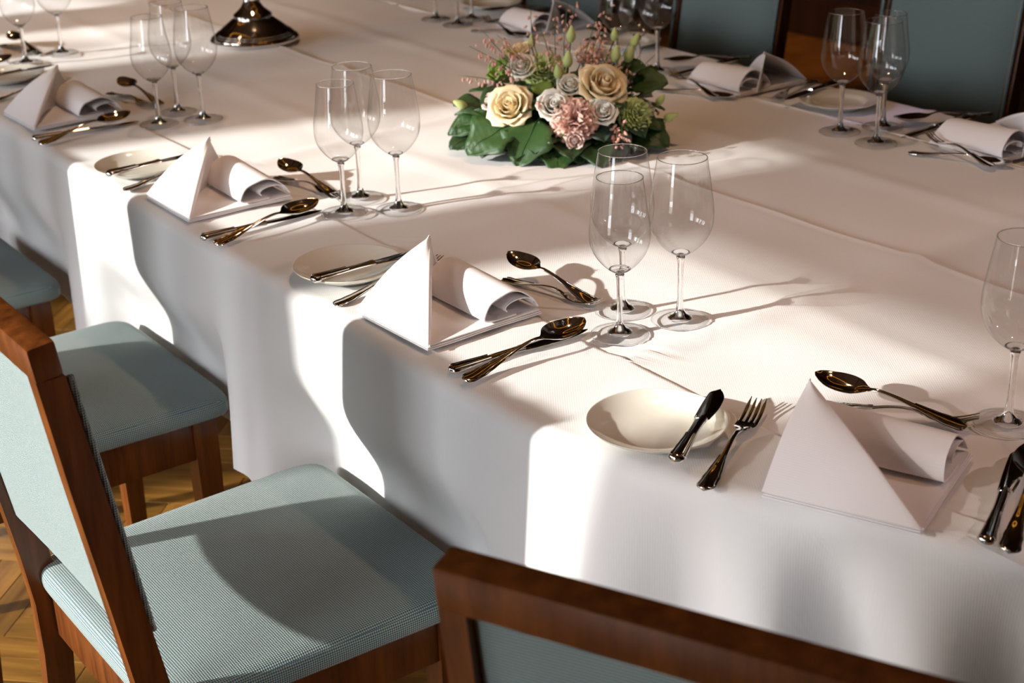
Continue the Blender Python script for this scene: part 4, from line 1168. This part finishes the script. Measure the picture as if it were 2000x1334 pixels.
# named big leaves seen at the front
for (x, y, z, dx, dy, dz, s, kd, m) in ((0.008, 2.668, 0.066, -0.80, -0.35, -0.30, 0.092, 'ivy', 'mid'), (0.058, 2.660, 0.074, -0.45, -0.70, -0.62, 0.092, 'ivy', 'mid'), (-0.040, 2.735, 0.060, -0.9, -0.25, -0.18, 0.070, 'oval', 'mid'), (0.095, 2.645, 0.030, -0.1, -0.85, -0.28, 0.065, 'ivy', 'mid'), (-0.05, 2.72, 0.035, -0.85, -0.5, -0.12, 0.06, 'ivy', 'ivy'), (0.155, 2.645, 0.035, 0.2, -0.85, -0.25, 0.065, 'ivy', 'ivy'), (-0.03, 2.78, 0.065, -0.95, 0.05, 0.0, 0.065, 'slim', 'ivy'),
                                          (0.045, 2.745, 0.120, 0.25, -0.75, -0.35, 0.050, 'oval', 'euc'), (0.060, 2.74, 0.122, 0.45, -0.7, -0.2, 0.042, 'ivy', 'lime'), (0.070, 2.71, 0.104, 0.6, -0.7, -0.2, 0.036, 'ivy', 'lime'),
                                          (0.160, 2.675, 0.062, 0.05, -0.75, -0.75, 0.070, 'oval', 'euc'), (0.195, 2.685, 0.060, 0.15, -0.75, -0.6, 0.075, 'oval', 'euc'), (0.215, 2.70, 0.085, 0.5, -0.6, -0.5, 0.07, 'oval', 'ivy'),
                                          (0.125, 2.665, 0.045, 0.1, -0.85, -0.40, 0.065, 'ivy', 'ivy'), (0.095, 2.660, 0.040, -0.2, -0.9, -0.35, 0.060, 'ivy', 'ivy'), (0.24, 2.79, 0.105, 0.7, -0.3, 0.15, 0.065, 'ivy', 'ivy'), (0.235, 2.72, 0.04, 0.75, -0.5, -0.2, 0.075, 'ivy', 'ivy'),
                                          (-0.04, 2.755, 0.085, -0.8, -0.3, 0.15, 0.055, 'oval', 'ivy'), (0.0, 2.76, 0.108, -0.5, -0.4, -0.1, 0.055, 'oval', 'ivy'), (0.21, 2.81, 0.125, 0.45, -0.3, 0.2, 0.06, 'oval', 'ivy'), (0.1, 2.76, 0.125, 0.1, -0.6, 0.1, 0.05, 'oval', 'ivy'), (0.145, 2.77, 0.128, -0.2, -0.7, 0.0, 0.05, 'oval', 'ivy'),
                                          (-0.07, 2.735, 0.030, -0.6, -0.7, 0.05, 0.030, 'slim', 'lime'), (0.02, 2.665, 0.022, -0.5, -0.8, 0.1, 0.032, 'slim', 'lime'), (0.115, 2.64, 0.035, 0.1, -0.8, -0.3, 0.026, 'slim', 'lime'), (0.11, 2.645, 0.06, -0.3, -0.8, 0.0, 0.03, 'slim', 'lime')):
    leaf(loc(x, y, z), (dx, dy, dz), (dx * 0.3, -0.6, 0.75), s, kd, m)
for k in range(26):
    a = random.uniform(0, 2 * pi); e = random.uniform(0.35, 1.3); n = Vector((cos(a) * cos(e), sin(a) * cos(e), sin(e))); p = Vector((n.x * 0.14, n.y * 0.125, n.z * 0.10))
    leaf(p, (n.x + random.uniform(-0.6, 0.6), n.y + random.uniform(-0.6, 0.6), random.uniform(-0.1, 0.4)), n, random.uniform(0.04, 0.06), random.choice(('oval', 'oval', 'slim', 'ivy')), random.choice(('ivy', 'ivy', 'ivy', 'euc', 'lime')))
# moss core that holds the stems
mb = MB(); mb.lathe([(0, 0.0), (0.125, 0.0), (0.142, 0.012), (0.138, 0.04), (0.118, 0.072), (0.08, 0.095), (0, 0.108)], 32); mb.build('moss_core', plain('moss', (0.012, 0.025, 0.006, 1), 0.95, 0, 0.1, 0.4, 60), fa)


def bud(pos, nrm, L):
    Rm = frame_for(nrm); mb = MB(); mb.lathe([(0, 0), (0.16 * L, 0.05 * L), (0.27 * L, 0.25 * L), (0.28 * L, 0.42 * L), (0.19 * L, 0.7 * L), (0.07 * L, 0.93 * L), (0, L)], 10)
    st = MB(); o = mb.build('bud', M_BUD, fa); o.matrix_local = Matrix.Translation(Vector(pos)) @ Rm.to_4x4()
    d_ = Vector(nrm).normalized(); end = Vector((pos.x * 0.7, pos.y * 0.7, max(0.05, pos.z - 0.06)))
    inv = (Matrix.Translation(Vector(pos)) @ Rm.to_4x4()).inverted(); st.tube([inv @ Vector(pos), inv @ (Vector(pos).lerp(end, 0.5) - d_ * 0.008), inv @ end], 0.0013, 6); st.build('stalk', M_STEM, o)


for (x, y, z, n, L) in ((0.125, 2.79, 0.185, (0.1, 0, 1), 0.032), (0.116, 2.74, 0.150, (0.1, -0.1, 1), 0.034), (0.10, 2.72, 0.135, (-0.1, -0.2, 1), 0.030), (-0.070, 2.74, 0.082, (-0.8, -0.3, 0.5), 0.030), (0.205, 2.79, 0.185, (0.1, 0, 1), 0.026), (0.205, 2.77, 0.150, (0.15, -0.1, 1), 0.034), (0.228, 2.79, 0.145, (0.4, 0, 1), 0.034), (0.240, 2.80, 0.170, (0.45, 0.1, 1), 0.030), (0.272, 2.79, 0.098, (1, -0.1, 0.35), 0.030), (0.280, 2.74, 0.075, (0.6, -0.2, 0.9), 0.026), (0.292, 2.73, 0.050, (1, -0.1, 0.4), 0.030), (0.012, 2.84, 0.150, (-0.3, 0, 1), 0.028), (0.055, 2.85, 0.165, (0, 0.1, 1), 0.026)):
    bud(loc(x, y, z), n, L)


def sprig(base, tip, nb, r0=0.0012, dens_from=0.35, mat=M_STEM, bl=M_BLOS, droop=0.0, spread=0.011, bs=0.0080):
    b_, t_ = Vector(base), Vector(tip); side = Vector((random.uniform(-1, 1), random.uniform(-1, 1), 0)) * 0.012
    pts = [b_.lerp(t_, k / 7) + side * sin(pi * k / 7) - Vector((0, 0, droop * (k / 7) ** 2)) for k in range(8)]
    mb = MB(); mb.tube(pts, [r0 * (1 - 0.55 * k / 7) for k in range(8)], 5); o = mb.build('sprig', mat, fa)
    mb = MB()
    nb = int(nb * 1.3)
    for k in range(nb):
        s = dens_from + (0.95 - dens_from) * (k + random.random() * 0.8) / nb; i = min(6, int(s * 7)); p = pts[i].lerp(pts[i + 1], s * 7 - i)
        d_ = Vector((random.uniform(-1, 1), random.uniform(-1, 1), random.uniform(-0.9, 0.5))).normalized(); q = p + d_ * random.uniform(0.3, 1) * spread; L_ = bs * random.uniform(0.8, 1.35)
        dd = Vector((d_.x * 0.6, d_.y * 0.6, d_.z - 0.5)).normalized(); mb.tube([q, q + dd * L_ * 0.35, q + dd * L_ * 0.75, q + dd * L_], [L_ * 0.10, L_ * 0.26, L_ * 0.24, L_ * 0.05], 6)
    tag(mb.build('blossoms', bl, o), kind='stuff')


SPR = [((0.05, 2.79, 0.10), (-0.084, 2.79, 0.142), 12, 0.012), ((0.05, 2.79, 0.11), (-0.062, 2.79, 0.184), 12, 0.0), ((0.06, 2.80, 0.11), (-0.034, 2.80, 0.207), 20, 0), ((0.06, 2.78, 0.11), (-0.010, 2.78, 0.205), 16, 0), ((0.08, 2.80, 0.12), (0.054, 2.81, 0.243), 8, 0), ((0.09, 2.79, 0.12), (0.070, 2.79, 0.214), 8, 0), ((0.10, 2.80, 0.12), (0.099, 2.80, 0.240), 10, 0), ((0.115, 2.80, 0.12), (0.122, 2.80, 0.258), 12, 0), ((0.12, 2.81, 0.12), (0.141, 2.82, 0.262), 10, 0), ((0.13, 2.79, 0.12), (0.173, 2.79, 0.235), 12, 0), ((0.14, 2.81, 0.12), (0.197, 2.81, 0.255), 12, 0), ((0.15, 2.79, 0.12), (0.185, 2.78, 0.205), 22, 0), ((0.16, 2.76, 0.12), (0.160, 2.75, 0.185), 24, 0), ((0.15, 2.77, 0.12), (0.142, 2.77, 0.190), 22, 0), ((0.10, 2.76, 0.12), (0.085, 2.76, 0.185), 12, 0), ((0.17, 2.77, 0.11), (0.212, 2.78, 0.190), 12, 0), ((0.2, 2.77, 0.09), (0.232, 2.75, 0.150), 14, 0),
       ((0.03, 2.73, 0.10), (0.015, 2.73, 0.160), 10, 0), ((0.06, 2.66, 0.070), (0.035, 2.625, 0.035), 10, 0.0), ((0.19, 2.67, 0.075), (0.195, 2.625, 0.025), 18, 0.0), ((0.2, 2.66, 0.075), (0.208, 2.62, 0.045), 10, 0), ((0.23, 2.74, 0.06), (0.300, 2.76, 0.045), 10, 0.01), ((0.23, 2.72, 0.05), (0.295, 2.72, 0.020), 8, 0.005), ((0.07, 2.68, 0.10), (0.055, 2.655, 0.112), 7, 0), ((0.0, 2.72, 0.085), (-0.012, 2.675, 0.070), 8, 0), ((0.05, 2.78, 0.12), (0.0, 2.79, 0.180), 14, 0)]
for (b_, t_, nb, dr) in SPR: sprig(loc(*b_), loc(*t_), nb, droop=dr)
for (b_, t_) in (((0.22, 2.79, 0.09), (0.282, 2.80, 0.155)), ((0.22, 2.80, 0.09), (0.262, 2.82, 0.165)), ((0.23, 2.78, 0.08), (0.292, 2.80, 0.130)), ((0.22, 2.80, 0.10), (0.240, 2.83, 0.175))): sprig(loc(*b_), loc(*t_), 9, 0.0011, 0.2, M_TWIG, M_BLOS, 0, 0.005, 0.004)
